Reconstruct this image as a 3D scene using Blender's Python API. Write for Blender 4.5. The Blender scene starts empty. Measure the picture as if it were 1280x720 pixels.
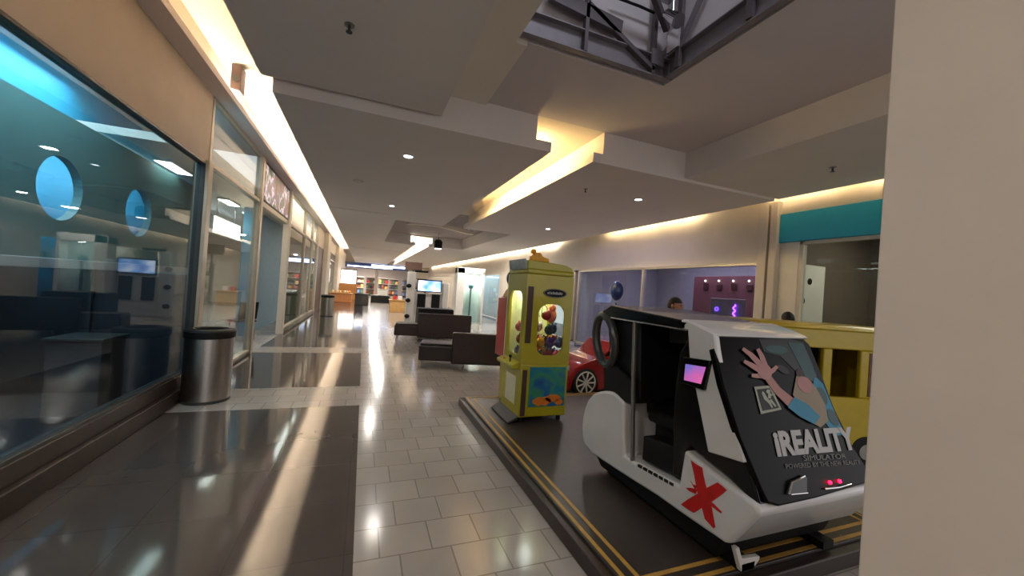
import bpy, bmesh, math, random
from mathutils import Vector, Matrix
random.seed(7)
C = bpy.context.scene.collection
sc = bpy.context.scene

# ---------------------------------------------------------------- camera
F = 480.0
EYE = Vector((0, 0, 1.6))
Yv = Vector((-185 / F, 10 / F, -1)).normalized()
Zv = Vector((1, -.07, 0)).cross(Yv).normalized()
if Zv.y < 0: Zv = -Zv
Xv = Yv.cross(Zv)
R3 = Matrix((Xv, Yv, Zv))
cd = bpy.data.cameras.new('camera'); cam = bpy.data.objects.new('camera', cd); C.objects.link(cam)
cam.matrix_world = Matrix.Translation(EYE) @ R3.to_4x4()
cd.sensor_width = 36; cd.lens = F / 1280 * 36; cd.clip_start = .05; cd.clip_end = 200
sc.camera = cam

# ---------------------------------------------------------------- world, exposure
w = bpy.data.worlds.new('world'); sc.world = w; w.use_nodes = True
w.node_tree.nodes['Background'].inputs[0].default_value = (.60, .58, .60, 1)
w.node_tree.nodes['Background'].inputs[1].default_value = .85
sc.view_settings.view_transform = 'Standard'; sc.view_settings.look = 'None'
sc.view_settings.exposure = 1.25; sc.view_settings.gamma = 1
sc.cycles.use_denoising = True
sc.cycles.max_bounces = 8
sc.cycles.sample_clamp_indirect = 4


def area(name, loc, size, power, col=(1, .93, .84), rot=(0, 0, 0), sy=None, spread=None):
    l = bpy.data.lights.new(name, 'AREA'); l.energy = power; l.color = col
    l.shape = 'RECTANGLE'; l.size = size; l.size_y = sy or size
    if spread: l.spread = spread
    o = bpy.data.objects.new(name, l); C.objects.link(o); o.location = loc; o.rotation_euler = rot
    return o


K = 1.0
WARM = (1, .86, .66); NEUT = (1, .93, .85); COOL = (.8, .9, 1)
# added fill lights without fixtures, behind the camera and along the walkway ceiling
area('fill_behind', (.0, -2.2, 3.3), 1.2, 14 * K, WARM)
area('fill_side', (-1.2, .6, 3.35), .5, 16 * K, NEUT)
area('fill_walk', (.5, 8, 3.26), .14, 6 * K, NEUT)
area('fill_walk', (.5, 14, 3.26), .14, 16 * K, NEUT)
area('fill_walk', (1.0, 20, 3.2), .2, 45 * K, NEUT)
area('fill_walk', (1.0, 27, 3.2), .2, 70 * K, NEUT)
area('fill_walk', (1.0, 34, 3.2), .2, 90 * K, NEUT)
area('fill_right', (4.4, 7.3, 3.26), .14, 10 * K, NEUT)
area('fill_right', (4.4, 14, 3.26), .14, 20 * K, NEUT)
area('fill_bay', (1.8, .9, 5.6), 1.0, 16 * K, (.8, .85, 1))  # added fill light inside the closed skylight shaft


# ---------------------------------------------------------------- materials
def lin(c):
    return tuple((x / 255 / 12.92) if x <= 10.3 else ((x / 255 + .055) / 1.055) ** 2.4 for x in c) + (1,)


MC = {}


def mat(name, col, rough=.5, metal=0, emit=0, ecol=None, noise=.06, nscale=8, coat=0, bump=0, spec=.5):
    if name in MC: return MC[name]
    m = bpy.data.materials.new(name); m.use_nodes = True; nt = m.node_tree; b = nt.nodes['Principled BSDF']
    c = lin(col)
    b.inputs['Roughness'].default_value = rough; b.inputs['Metallic'].default_value = metal
    b.inputs['Coat Weight'].default_value = coat; b.inputs['Coat Roughness'].default_value = .05
    b.inputs['Specular IOR Level'].default_value = spec
    tc = nt.nodes.new('ShaderNodeTexCoord'); n = nt.nodes.new('ShaderNodeTexNoise'); n.inputs['Scale'].default_value = nscale
    n.inputs['Detail'].default_value = 4
    nt.links.new(tc.outputs['Object'], n.inputs['Vector'])
    r = nt.nodes.new('ShaderNodeValToRGB')
    r.color_ramp.elements[0].position = .3; r.color_ramp.elements[1].position = .7
    r.color_ramp.elements[0].color = tuple(x * (1 - noise) for x in c[:3]) + (1,)
    r.color_ramp.elements[1].color = tuple(min(1, x * (1 + noise)) for x in c[:3]) + (1,)
    nt.links.new(n.outputs['Fac'], r.inputs['Fac']); nt.links.new(r.outputs['Color'], b.inputs['Base Color'])
    if bump:
        bp = nt.nodes.new('ShaderNodeBump'); bp.inputs['Strength'].default_value = bump; bp.inputs['Distance'].default_value = .01
        nt.links.new(n.outputs['Fac'], bp.inputs['Height']); nt.links.new(bp.outputs['Normal'], b.inputs['Normal'])
    if emit:
        b.inputs['Emission Color'].default_value = lin(ecol or col); b.inputs['Emission Strength'].default_value = emit
    MC[name] = m
    return m


def glass(name, tint=(255, 255, 255), refl=1.0, ior=1.5, rough=.0):
    m = bpy.data.materials.new(name); m.use_nodes = True; nt = m.node_tree; nt.nodes.clear()
    o = nt.nodes.new('ShaderNodeOutputMaterial'); mx = nt.nodes.new('ShaderNodeMixShader')
    t = nt.nodes.new('ShaderNodeBsdfTransparent'); g = nt.nodes.new('ShaderNodeBsdfGlossy'); f = nt.nodes.new('ShaderNodeFresnel')
    ge = nt.nodes.new('ShaderNodeNewGeometry'); mi_ = nt.nodes.new('ShaderNodeMix'); mi_.data_type = 'FLOAT'
    nt.links.new(ge.outputs['Backfacing'], mi_.inputs[0]); mi_.inputs[2].default_value = ior; mi_.inputs[3].default_value = 1 / ior
    nt.links.new(mi_.outputs[0], f.inputs['IOR']); t.inputs['Color'].default_value = lin(tint); g.inputs['Roughness'].default_value = rough
    g.inputs['Color'].default_value = (refl, refl, refl, 1)
    nt.links.new(f.outputs[0], mx.inputs[0]); nt.links.new(t.outputs[0], mx.inputs[1]); nt.links.new(g.outputs[0], mx.inputs[2])
    nt.links.new(mx.outputs[0], o.inputs[0])
    return m


def ramp_mat(name, stops, scale, rough=.4, detail=2, emit=0, kind='noise', stretch=(1, 1, 1)):
    m = bpy.data.materials.new(name); m.use_nodes = True; nt = m.node_tree; b = nt.nodes['Principled BSDF']
    tc = nt.nodes.new('ShaderNodeTexCoord'); mp = nt.nodes.new('ShaderNodeMapping'); mp.inputs['Scale'].default_value = stretch
    n = nt.nodes.new('ShaderNodeTexNoise' if kind == 'noise' else 'ShaderNodeTexVoronoi'); n.inputs['Scale'].default_value = scale
    if kind == 'noise': n.inputs['Detail'].default_value = detail
    nt.links.new(tc.outputs['Object'], mp.inputs['Vector']); nt.links.new(mp.outputs[0], n.inputs['Vector'])
    r = nt.nodes.new('ShaderNodeValToRGB'); r.color_ramp.interpolation = 'LINEAR'
    els = r.color_ramp.elements
    while len(els) < len(stops): els.new(.5)
    for e, (p, c) in zip(els, stops): e.position = p; e.color = lin(c)
    nt.links.new(n.outputs['Fac' if kind == 'noise' else 'Color'], r.inputs['Fac'])
    nt.links.new(r.outputs['Color'], b.inputs['Base Color']); b.inputs['Roughness'].default_value = rough
    if emit:
        nt.links.new(r.outputs['Color'], b.inputs['Emission Color']); b.inputs['Emission Strength'].default_value = emit
    return m


def brick_mat(name, c1, c2, mortar, bw, rh, ms, rough, bump=.0, off=.5, wav=0, coat=0):
    m = bpy.data.materials.new(name); m.use_nodes = True; nt = m.node_tree; b = nt.nodes['Principled BSDF']
    tc = nt.nodes.new('ShaderNodeTexCoord'); br = nt.nodes.new('ShaderNodeTexBrick')
    br.offset = off
    for k, v in (('Color1', lin(c1)), ('Color2', lin(c2)), ('Mortar', lin(mortar)), ('Scale', 1.0), ('Mortar Size', ms), ('Brick Width', bw), ('Row Height', rh)):
        br.inputs[k].default_value = v
    nt.links.new(tc.outputs['Object'], br.inputs['Vector'])
    n = nt.nodes.new('ShaderNodeTexNoise'); n.inputs['Scale'].default_value = 3; n.inputs['Detail'].default_value = 6
    nt.links.new(tc.outputs['Object'], n.inputs['Vector'])
    mx = nt.nodes.new('ShaderNodeMixRGB'); mx.blend_type = 'MULTIPLY'; mx.inputs[0].default_value = .25
    nt.links.new(br.outputs['Color'], mx.inputs[1]); nt.links.new(n.outputs['Fac'], mx.inputs[2]); nt.links.new(mx.outputs[0], b.inputs['Base Color'])
    b.inputs['Roughness'].default_value = rough
    if coat: b.inputs['Coat Weight'].default_value = coat; b.inputs['Coat Roughness'].default_value = .06
    n2 = nt.nodes.new('ShaderNodeTexNoise'); n2.inputs['Scale'].default_value = wav or 1.5; n2.inputs['Detail'].default_value = 1
    nt.links.new(tc.outputs['Object'], n2.inputs['Vector'])
    b1 = nt.nodes.new('ShaderNodeBump'); b1.inputs['Strength'].default_value = .1 if wav else 0; b1.inputs['Distance'].default_value = .006
    nt.links.new(n2.outputs['Fac'], b1.inputs['Height'])
    b2 = nt.nodes.new('ShaderNodeBump'); b2.inputs['Strength'].default_value = bump; b2.inputs['Distance'].default_value = .004; b2.invert = True
    nt.links.new(br.outputs['Fac'], b2.inputs['Height']); nt.links.new(b1.outputs['Normal'], b2.inputs['Normal'])
    nt.links.new(b2.outputs['Normal'], b.inputs['Normal'])
    if coat: nt.links.new(b2.outputs['Normal'], b.inputs['Coat Normal'])
    return m


M = dict(
    ceil=mat('painted_ceiling', (226, 218, 211), .8, noise=.02, nscale=2),
    ceil2=mat('painted_ceiling_grey', (208, 200, 200), .8, noise=.02, nscale=2),
    band=mat('painted_ceiling_light', (232, 222, 208), .8, noise=.02, nscale=2),
    wallw=mat('wall_offwhite', (206, 198, 184), .7, noise=.03, nscale=3),
    tan=mat('wall_tan', (188, 176, 162), .75, noise=.04, nscale=3),
    pillar=mat('pillar_paint', (200, 190, 178), .7, noise=.03, nscale=4),
    white=mat('white_gloss', (214, 212, 208), .22, coat=.5, noise=.02),
    whitem=mat('white_matt', (220, 216, 208), .6, noise=.03),
    black=mat('black_gloss', (10, 9, 9), .16, noise=.1, spec=.4),
    blackm=mat('black_matt', (12, 11, 10), .6, noise=.1, spec=.3),
    dgrey=mat('dark_grey_plastic', (58, 58, 56), .35, noise=.08),
    grey=mat('grey_metal', (150, 146, 140), .35, metal=.8, noise=.05),
    steel=mat('brushed_steel', (172, 166, 158), .3, metal=1, noise=.05, nscale=30),
    chrome=mat('chrome', (220, 220, 220), .08, metal=1, noise=.02),
    mull=mat('mullion_metal', (188, 178, 160), .4, metal=.5, noise=.05),
    plinth=mat('brown_plinth', (54, 44, 38), .4, noise=.1),
    brown=mat('brown_door', (74, 52, 44), .5, noise=.1),
    teal=mat('teal_wall', (96, 136, 136), .6, noise=.05),
    cyan=mat('cyan_wall', (70, 180, 220), .5, noise=.04),
    tealf=mat('teal_fascia', (30, 165, 200), .5, noise=.04),
    yellow=mat('yellow_paint', (170, 158, 26), .35, coat=.3, noise=.05),
    yellowd=mat('yellow_bus', (190, 165, 16), .35, coat=.2, noise=.06),
    orange=mat('orange_plastic', (214, 150, 20), .4, noise=.06),
    red=mat('red_plastic', (190, 44, 34), .35, coat=.3, noise=.06),
    redcar=mat('red_car_paint', (150, 14, 22), .15, coat=.8, noise=.04),
    redx=mat('red_decal', (196, 24, 20), .5, noise=.15, nscale=20),
    blue=mat('blue_gloss', (24, 50, 110), .15, coat=.6, noise=.1),
    navy=mat('navy_gloss', (22, 34, 80), .3, coat=.3, noise=.1),
    sofa=mat('dark_brown_leather', (40, 28, 24), .5, noise=.15, nscale=20, bump=.2),
    tire=mat('rubber', (16, 15, 15), .7, noise=.1),
    mat=mat('dark_mat', (52, 45, 41), .42, noise=.14, nscale=14, bump=.1),
    mattrim=mat('mat_edge', (46, 34, 28), .45, noise=.1),
    stripe=mat('yellow_stripe', (176, 134, 58), .5, noise=.12, nscale=16),
    skin=mat('skin', (176, 122, 96), .5, noise=.05),
    hair=mat('dark_hair', (16, 12, 11), .6, noise=.2, nscale=40, bump=.4),
    cloth1=mat('dark_cloth', (34, 34, 40), .8, noise=.1), cloth2=mat('navy_cloth', (30, 36, 60), .8, noise=.1),
    beam=mat('painted_steel_beam', (128, 122, 126), .5, metal=.2, noise=.08),
    beamd=mat('dark_steel_beam', (92, 84, 86), .5, metal=.1, noise=.1),
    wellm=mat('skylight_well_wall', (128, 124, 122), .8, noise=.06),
    tube=mat('lamp_tube', (255, 240, 214), .5, emit=60, ecol=(255, 240, 220), noise=0),
    tubew=mat('lamp_tube_far', (255, 244, 226), .5, emit=80, ecol=(255, 240, 218), noise=0),
    tubed=mat('lamp_tube_dim', (255, 236, 206), .5, emit=14, ecol=(255, 228, 186), noise=0),
    led=mat('downlight_lens', (250, 250, 255), .4, emit=9, ecol=(235, 240, 255), noise=0),
    tan2=mat('tan_board', (196, 152, 92), .6, noise=.1),
    green=mat('foliage_green', (52, 66, 30), .7, noise=.4, nscale=20),
    floorw=brick_mat('ceramic_tiles', (178, 170, 162), (168, 160, 152), (138, 130, 123), .305, .29, .005, .15, .3, .37, 1.2),
    floorg=brick_mat('polished_grey_slabs', (84, 77, 73), (80, 73, 69), (72, 66, 62), .6, .6, .004, .08, .1, 0, 2.2),
    carpet=brick_mat('dark_shop_floor', (52, 52, 58), (40, 42, 50), (30, 30, 34), .5, .5, .006, .4, .1),
)
M['glass'] = glass('window_glass', (226, 234, 234), .8, 1.35)
M['glassdark'] = glass('tinted_window_glass', (190, 205, 208), .8, 1.35)
M['bubble'] = glass('clear_acrylic', (240, 244, 240), .9, 1.4)


# ---------------------------------------------------------------- geometry helpers
class MB:
    def __init__(s): s.v = []; s.f = []; s.m = []

    def add(s, vs, fs, mi=0):
        k = len(s.v); s.v += [tuple(v) for v in vs]; s.f += [tuple(i + k for i in f) for f in fs]; s.m += [mi] * len(fs); return s

    def box(s, a, b, mi=0):
        x0, y0, z0 = (min(a[i], b[i]) for i in range(3)); x1, y1, z1 = (max(a[i], b[i]) for i in range(3))
        vs = [(x0, y0, z0), (x1, y0, z0), (x1, y1, z0), (x0, y1, z0), (x0, y0, z1), (x1, y0, z1), (x1, y1, z1), (x0, y1, z1)]
        return s.add(vs, [(0, 3, 2, 1), (4, 5, 6, 7), (0, 1, 5, 4), (1, 2, 6, 5), (2, 3, 7, 6), (3, 0, 4, 7)], mi)

    def prism(s, pts, axis, lo, hi, mi=0):
        """polygon of 2D points extruded along axis: 0 -> (y,z), 1 -> (x,z), 2 -> (x,y)"""
        ar = sum(pts[i][0] * pts[(i + 1) % len(pts)][1] - pts[(i + 1) % len(pts)][0] * pts[i][1] for i in range(len(pts)))
        if ar < 0: pts = pts[::-1]
        mk = {0: lambda p, t: (t, p[0], p[1]), 1: lambda p, t: (p[0], t, p[1]), 2: lambda p, t: (p[0], p[1], t)}[axis]
        n = len(pts); vs = [mk(p, lo) for p in pts] + [mk(p, hi) for p in pts]
        fs = [tuple(range(n))[::-1], tuple(range(n, 2 * n))] + [(i, (i + 1) % n, (i + 1) % n + n, i + n) for i in range(n)]
        if axis == 1: fs = [f[::-1] for f in fs]
        return s.add(vs, fs, mi)

    def cyl(s, p, q, r, r2=None, n=20, mi=0, caps=True):
        p = Vector(p); q = Vector(q); r2 = r if r2 is None else r2; d = (q - p).normalized()
        a = d.orthogonal().normalized(); b = d.cross(a)
        vs = []
        for c, rr in ((p, r), (q, r2)):
            for i in range(n):
                t = 2 * math.pi * i / n; vs.append(c + (a * math.cos(t) + b * math.sin(t)) * rr)
        fs = [(i, (i + 1) % n, (i + 1) % n + n, i + n) for i in range(n)]
        if caps: fs += [tuple(range(n))[::-1], tuple(range(n, 2 * n))]
        return s.add(vs, fs, mi)

    def tube(s, pts, r, n=10, mi=0, closed=False):
        pts = [Vector(p) for p in pts]; vs = []; N = len(pts); up = None
        for i, p in enumerate(pts):
            if closed: d = (pts[(i + 1) % N] - pts[i - 1]).normalized()
            else: d = (pts[min(i + 1, N - 1)] - pts[max(i - 1, 0)]).normalized()
            if up is None: up = d.orthogonal().normalized()
            a = (up - d * up.dot(d)).normalized(); up = a; b = d.cross(a)
            rr = r[i] if isinstance(r, (list, tuple)) else r
            for k in range(n):
                t = 2 * math.pi * k / n; vs.append(p + (a * math.cos(t) + b * math.sin(t)) * rr)
        fs = []
        for i in range(N if closed else N - 1):
            j = (i + 1) % N
            for k in range(n): fs.append((i * n + k, i * n + (k + 1) % n, j * n + (k + 1) % n, j * n + k))
        if not closed: fs += [tuple(range(n))[::-1], tuple(range((N - 1) * n, N * n))]
        return s.add(vs, fs, mi)

    def lathe(s, prof, c, n=32, mi=0):
        vs = []; fs = []
        for r, z in prof:
            for k in range(n):
                t = 2 * math.pi * k / n; vs.append((c[0] + r * math.cos(t), c[1] + r * math.sin(t), c[2] + z))
        for i in range(len(prof) - 1):
            for k in range(n): fs.append((i * n + k, i * n + (k + 1) % n, (i + 1) * n + (k + 1) % n, (i + 1) * n + k))
        if prof[0][0] > 1e-4: fs.append(tuple(range(n))[::-1])
        if prof[-1][0] > 1e-4: fs.append(tuple(range((len(prof) - 1) * n, len(prof) * n)))
        return s.add(vs, fs, mi)

    def ball(s, c, r, n=16, mi=0):
        r = r if isinstance(r, (tuple, list)) else (r, r, r)
        k = len(s.v); vs = []; fs = []; m = n // 2
        for i in range(m + 1):
            ph = math.pi * i / m
            for j in range(n):
                t = 2 * math.pi * j / n
                vs.append((c[0] + r[0] * max(math.sin(ph), .001) * math.cos(t), c[1] + r[1] * max(math.sin(ph), .001) * math.sin(t), c[2] - r[2] * math.cos(ph)))
        for i in range(m):
            for j in range(n): fs.append((i * n + j, i * n + (j + 1) % n, (i + 1) * n + (j + 1) % n, (i + 1) * n + j))
        return s.add(vs, fs, mi)

    def build(s, name, mats, parent=None, bev=0, seg=2, ang=35, smooth=True, sub=0):
        me = bpy.data.meshes.new(name)
        org = Vector(parent['_o']) if parent is not None and '_o' in parent else Vector((0, 0, 0))
        me.from_pydata([tuple(Vector(v) - org) for v in s.v], [], s.f); me.update()
        mats = mats if isinstance(mats, (list, tuple)) else [mats]
        for m in mats: me.materials.append(M[m] if isinstance(m, str) else m)
        for p, mi in zip(me.polygons, s.m): p.material_index = mi
        if smooth:
            me.shade_smooth(); me.set_sharp_from_angle(angle=math.radians(ang))
        o = bpy.data.objects.new(name, me); C.objects.link(o)
        if parent is not None:
            o.parent = parent
            if '_o' in parent: o['_o'] = [0.0, 0.0, 0.0]; o['_o'] = parent['_o']
        if bev:
            b = o.modifiers.new('bevel', 'BEVEL'); b.width = bev; b.segments = seg; b.limit_method = 'ANGLE'; b.angle_limit = math.radians(30)
        if sub:
            b = o.modifiers.new('subsurf', 'SUBSURF'); b.levels = sub; b.render_levels = sub
        return o


def B(a, b, mi=0): return MB().box(a, b, mi)


def thing(name, label, cat, org=(0, 0, 0), group=None, rz=0, local=False):
    o = bpy.data.objects.new(name, None); C.objects.link(o); o.location = org; o.rotation_euler = (0, 0, rz)
    o['label'] = label; o['category'] = cat
    if group: o['group'] = group
    o.empty_display_size = .1
    if not local: o['_o'] = [float(x) for x in org]
    return o


def tag(o, label, cat, group=None):
    o['label'] = label; o['category'] = cat
    if group: o['group'] = group
    return o


def struct(name, mb, m, bev=0, **k):
    o = mb.build(name, m, None, bev, **k); o['kind'] = 'structure'; return o


def dup(root, loc, label=None, rz=None):
    r = root.copy(); C.objects.link(r); r.location = loc
    if rz is not None: r.rotation_euler = (0, 0, rz)
    if label: r['label'] = label
    for ch in list(root.children):
        c = ch.copy(); C.objects.link(c); c.parent = r
        for g in list(ch.children):
            d = g.copy(); C.objects.link(d); d.parent = c
    return r


def ray(x, y): return R3 @ Vector(((x - 640) / F, -(y - 360) / F, -1))


def at(x, y, axis, val):
    """point of the place seen at a photograph position, on the plane axis = val"""
    d = ray(x, y); return EYE + d * ((val - EYE[axis]) / d[axis])


def onplane(x, y, p0, n):
    d = ray(x, y); return EYE + d * ((p0 - EYE).dot(n) / d.dot(n))


def text_mesh(s, size=1, ext=.02, bold=0):
    cu = bpy.data.curves.new('lettering', 'FONT'); cu.body = s; cu.size = size; cu.extrude = ext; cu.offset = bold
    cu.resolution_u = 3
    o = bpy.data.objects.new('lettering', cu); C.objects.link(o)
    dg = bpy.context.evaluated_depsgraph_get(); me = bpy.data.meshes.new_from_object(o.evaluated_get(dg))
    vs = [v.co.copy() for v in me.vertices]; fs = [tuple(p.vertices) for p in me.polygons]
    bpy.data.objects.remove(o); bpy.data.curves.remove(cu); bpy.data.meshes.remove(me)
    x0 = min(v.x for v in vs); x1 = max(v.x for v in vs); y0 = min(v.y for v in vs); y1 = max(v.y for v in vs)
    return [Vector(((v.x - x0) / (x1 - x0), (v.y - y0) / (y1 - y0), v.z)) for v in vs], fs


def put_text(mb, s, O, U, V, N, ext=.003, bold=0, mi=0):
    """lettering filling the parallelogram O, O+U, O+V"""
    vs, fs = text_mesh(s, 1, 1, bold)
    return mb.add([O + U * v.x + V * v.y + N * (ext * (v.z + 1) / 2) for v in vs], fs, mi)


# ================================================================= STRUCTURE
# ---- floor: white tiles and polished grey fields
fl = MB()
fl.box((.05, -8, -.1), (6.3, 42, 0), 0)
fl.box((-2.0, 5.25, -.1), (.05, 6.2, 0), 0); fl.box((-2.0, 9.0, -.1), (.05, 9.7, 0), 0)
for y0, y1 in ((-8, 5.25), (6.2, 9.0), (9.7, 42)): fl.box((-2.0, y0, -.1), (.05, y1, 0), 1)
fl.box((-7.5, 6.3, -.1), (-2.0, 42, 0), 0)
fl.box((-7.5, -8, -.1), (-2.0, 6.3, 0), 2)
fl.box((6.3, -8, -.1), (10, 42, 0), 2)
struct('floor', fl, ['floorw', 'floorg', 'carpet'], smooth=False)

# ---- ceilings at their several levels
TOP = 4.5
def cb(a, b, m='ceil'): return struct('ceiling', B(a, b), m, smooth=False)
cb((-1.0, -5, 3.4), (.65, 4.12, TOP))
cb((-1.0, 4.12, 3.52), (.65, 4.2, TOP), 'band')
cb((-.92, 4.2, 3.3), (.5, 10.2, TOP)); cb((.5, 4.2, 3.3), (1.8, 11.0, TOP)); cb((-.92, 10.2, 3.45), (.5, 10.28, TOP), 'band'); cb((-.92, 10.28, 3.3), (.5, 11.0, TOP))
cb((2.74, 4.2, 3.3), (5.95, 11.0, TOP))
cb((4.1, -5, 3.34), (6.05, 4.2, TOP))
# raised bay with the skylight hole
cb((1.15, 3.02, 3.7), (4.1, 4.2, TOP), 'ceil2')
cb((2.6, -5, 3.7), (4.1, 3.02, TOP), 'ceil2')
cb((.65, -5, 3.67), (1.05, 3.02, TOP), 'band')
cb((.65, 3.02, 3.67), (1.15, 4.2, TOP), 'band')
cb((1.05, -5, 3.7), (2.6, -1.2, TOP), 'ceil2')
# slot between the two ceiling fields (ledges and lid)
for y0, y1 in ((4.2, 11.0), (17.4, 41)):
    struct('trim_1', MB().box((1.8, y0, 3.3), (2.0, y1, 3.42)).box((2.6, y0, 3.3), (2.74, y1, 3.42)), 'ceil', smooth=False)
    struct('trim_2', B((1.8, y0, 3.7), (2.74, y1, TOP)), 'band', smooth=False)
# second raised bay
cb((-.92, 11.0, 3.3), (.7, 17.4, TOP)); cb((4.1, 11.0, 3.3), (5.95, 17.4, TOP))
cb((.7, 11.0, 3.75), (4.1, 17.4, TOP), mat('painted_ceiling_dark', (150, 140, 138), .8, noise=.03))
cb((-.92, 17.4, 3.3), (1.8, 21.9, TOP)); cb((-.92, 21.9, 3.42), (1.8, 22.0, TOP), 'band'); cb((-.92, 22.0, 3.3), (1.8, 41, TOP)); cb((2.74, 17.4, 3.3), (5.95, 41, TOP))
# slot lids over the two side coves
struct('ceiling', B((-2.1, -5, 4.42), (-1.0, 41, 4.6)), 'band', smooth=False)
struct('ceiling', B((5.95, -5, 4.0), (6.3, 41, 4.6)), 'band', smooth=False)
# thin cross steps in the far ceiling
# arched soffit band inside the second bay
lo_ = [(1.2 + 2.3 * i / 12, 3.52 + .10 * math.sin(math.pi * min(1, i / 12 + .12)) - .004 * i) for i in range(13)]
struct('trim_4', MB().prism(lo_ + [(x, z + .13) for x, z in lo_[::-1]], 1, 13.2, 13.35).box((1.3, 13.22, 3.6), (1.34, 13.33, 3.75)).box((3.3, 13.22, 3.55), (3.34, 13.33, 3.75)), 'band', smooth=False)
# skylight shaft
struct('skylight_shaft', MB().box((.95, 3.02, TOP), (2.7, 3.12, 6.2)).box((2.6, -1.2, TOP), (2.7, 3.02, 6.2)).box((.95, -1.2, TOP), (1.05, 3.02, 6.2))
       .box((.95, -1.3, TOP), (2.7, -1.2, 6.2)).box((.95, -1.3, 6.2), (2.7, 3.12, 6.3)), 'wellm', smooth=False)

# ---- left side
struct('wall_left', MB().box((-2.12, -8, 2.97), (-2.0, 6.2, 4.42)).box((-2.12, 11.75, 2.98), (-2.0, 12.0, 3.9)).box((-2.12, 6.2, 3.9), (-2.0, 41, 4.42))
       .box((-2.12, -8, 0), (-2.0, 1.0, 2.97)), 'tan', smooth=False)
struct('trim_5', B((-2.0, -8, 3.87), (-1.78, 41, 3.95)), 'ceil2', smooth=False)
struct('baseboard_left', MB().box((-2.1, 1.0, 0), (-1.93, 6.1, .16)).box((-2.1, 1.0, .16), (-1.98, 6.1, .3)), 'plinth', .008, smooth=False)


def window(n, plane, y0, y1, z0, z1, bars=(), t=.05, fm='mull', gm='glass', d=.05, bw=.06):
    """a framed pane standing in the plane x = plane"""
    f = MB(); s = d
    f.box((plane - s, y0, z0), (plane + s, y0 + bw, z1)).box((plane - s, y1 - bw, z0), (plane + s, y1, z1))
    f.box((plane - s, y0, z0), (plane + s, y1, z0 + t)).box((plane - s, y0, z1 - t), (plane + s, y1, z1))
    for a in bars:
        if a[0] == 'v': f.box((plane - s, a[1] - .03, z0), (plane + s, a[1] + .03, z1))
        else: f.box((plane - s, y0, a[1] - .03), (plane + s, y1, a[1] + .03))
    w_ = struct('window_%d' % n, f, fm, .004)
    g = B((plane - .005, y0 + .01, z0 + .01), (plane + .005, y1 - .01, z1 - .01)).build('glass_pane', gm, w_, smooth=False)
    return w_


window(1, -2.04, 1.0, 6.08, .3, 2.97, fm='dgrey', gm='glassdark', bw=.04, t=.03)
# shop two: glazed screens either side of an open entrance
window(2, -2.04, 6.16, 8.85, .04, 3.9, bars=(('h', 3.0),), bw=.07)
struct('trim_6', B((-2.1, 6.05, 0), (-1.95, 6.19, 3.0)), 'mull', .01)
struct('trim_7', B((-2.1, 8.82, 0), (-1.97, 8.96, 3.88)), 'mull', .01)
struct('trim_8', B((-2.1, 11.75, 0), (-1.95, 12.0, 3.88)), 'wallw', .01)
window(3, -2.04, 12.0, 18.9, .1, 3.88, bars=(('h', 3.0), ('v', 15.1), ('v', 17.2)), bw=.1)
d1 = struct('door_1', B((-2.1, 19.1, 0), (-2.0, 21.6, 3.0)), 'brown', .01)
MB().cyl((-1.97, 21.2, .9), (-1.97, 21.2, 1.3), .02).build('door_handle', 'steel', d1)
struct('wall_left_far', MB().box((-2.12, 18.9, 0), (-1.98, 19.1, 4.4)).box((-2.12, 19.1, 3.0), (-2.0, 21.6, 3.9)).box((-2.12, 21.6, 0), (-1.8, 23.2, 3.9)), 'wallw', smooth=False)
window(4, -2.04, 23.3, 30, .1, 3.2, bars=(('h', 2.7), ('v', 26)), bw=.1)
struct('wall_left_far', MB().box((-2.12, 30, 0), (-1.8, 41, 3.9)).box((-2.12, 23.2, 3.2), (-2, 30, 3.9)), 'wallw', smooth=False)

# ---- interior of the first shop: teal wall with round holes, cyan room behind
bm = bmesh.new()
def holed_wall(x0, x1, ya, yb, za, zb, holes):
    """rectangular wall with round openings; faces ring every hole inside its own cell"""
    mb = MB(); n = 32
    cells = []; ys = [ya] + [h[3] for h in holes[:-1]] + [yb]
    for i, h in enumerate(holes):
        cy, cz, r = h[:3]; a, b = ys[i], ys[i + 1]
        ring = []; outer = []
        for k in range(n):
            t = 2 * math.pi * (k + .5) / n - math.pi
            c_, s_ = math.cos(t), math.sin(t); ring.append((cy + r * c_, cz + r * s_))
            L = min(((b - cy) if c_ > 0 else (cy - a)) / max(abs(c_), 1e-6), ((zb - cz) if s_ > 0 else (cz - za)) / max(abs(s_), 1e-6))
            outer.append((cy + L * c_, cz + L * s_))
        for X_ in (x0, x1):
            vs = [(X_, *p) for p in ring] + [(X_, *p) for p in outer]
            fs = []
            for k in range(n):
                j = (k + 1) % n; fs.append((k, j, j + n, k + n))
            mb.add(vs, fs)
            for cyy, czz in ((a, za), (a, zb), (b, za), (b, zb)):   # corner fill
                ks = sorted(range(n), key=lambda k: (outer[k][0] - cyy) ** 2 + (outer[k][1] - czz) ** 2)[:2]
                mb.add([(X_, cyy, czz), (X_, *outer[ks[0]]), (X_, *outer[ks[1]])], [(0, 1, 2)])
        vs = [(x0, *p) for p in ring] + [(x1, *p) for p in ring]
        mb.add(vs, [(k, (k + 1) % n, (k + 1) % n + n, k + n) for k in range(n)])
    mb.add([(x0, ya, za), (x0, yb, za), (x1, yb, za), (x1, ya, za)], [(0, 1, 2, 3)])
    mb.add([(x0, ya, zb), (x0, yb, zb), (x1, yb, zb), (x1, ya, zb)], [(0, 1, 2, 3)])
    return mb
bm.free()
struct('wall_shop_teal', holed_wall(-3.0, -3.08, 2.5, 9.3, 1.6, 3.1, [(3.9, 2.32, .3, 4.65), (5.44, 2.33, .33, 6.3), (6.93, 2.32, .33, 9.3)]), 'teal', smooth=False)
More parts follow.
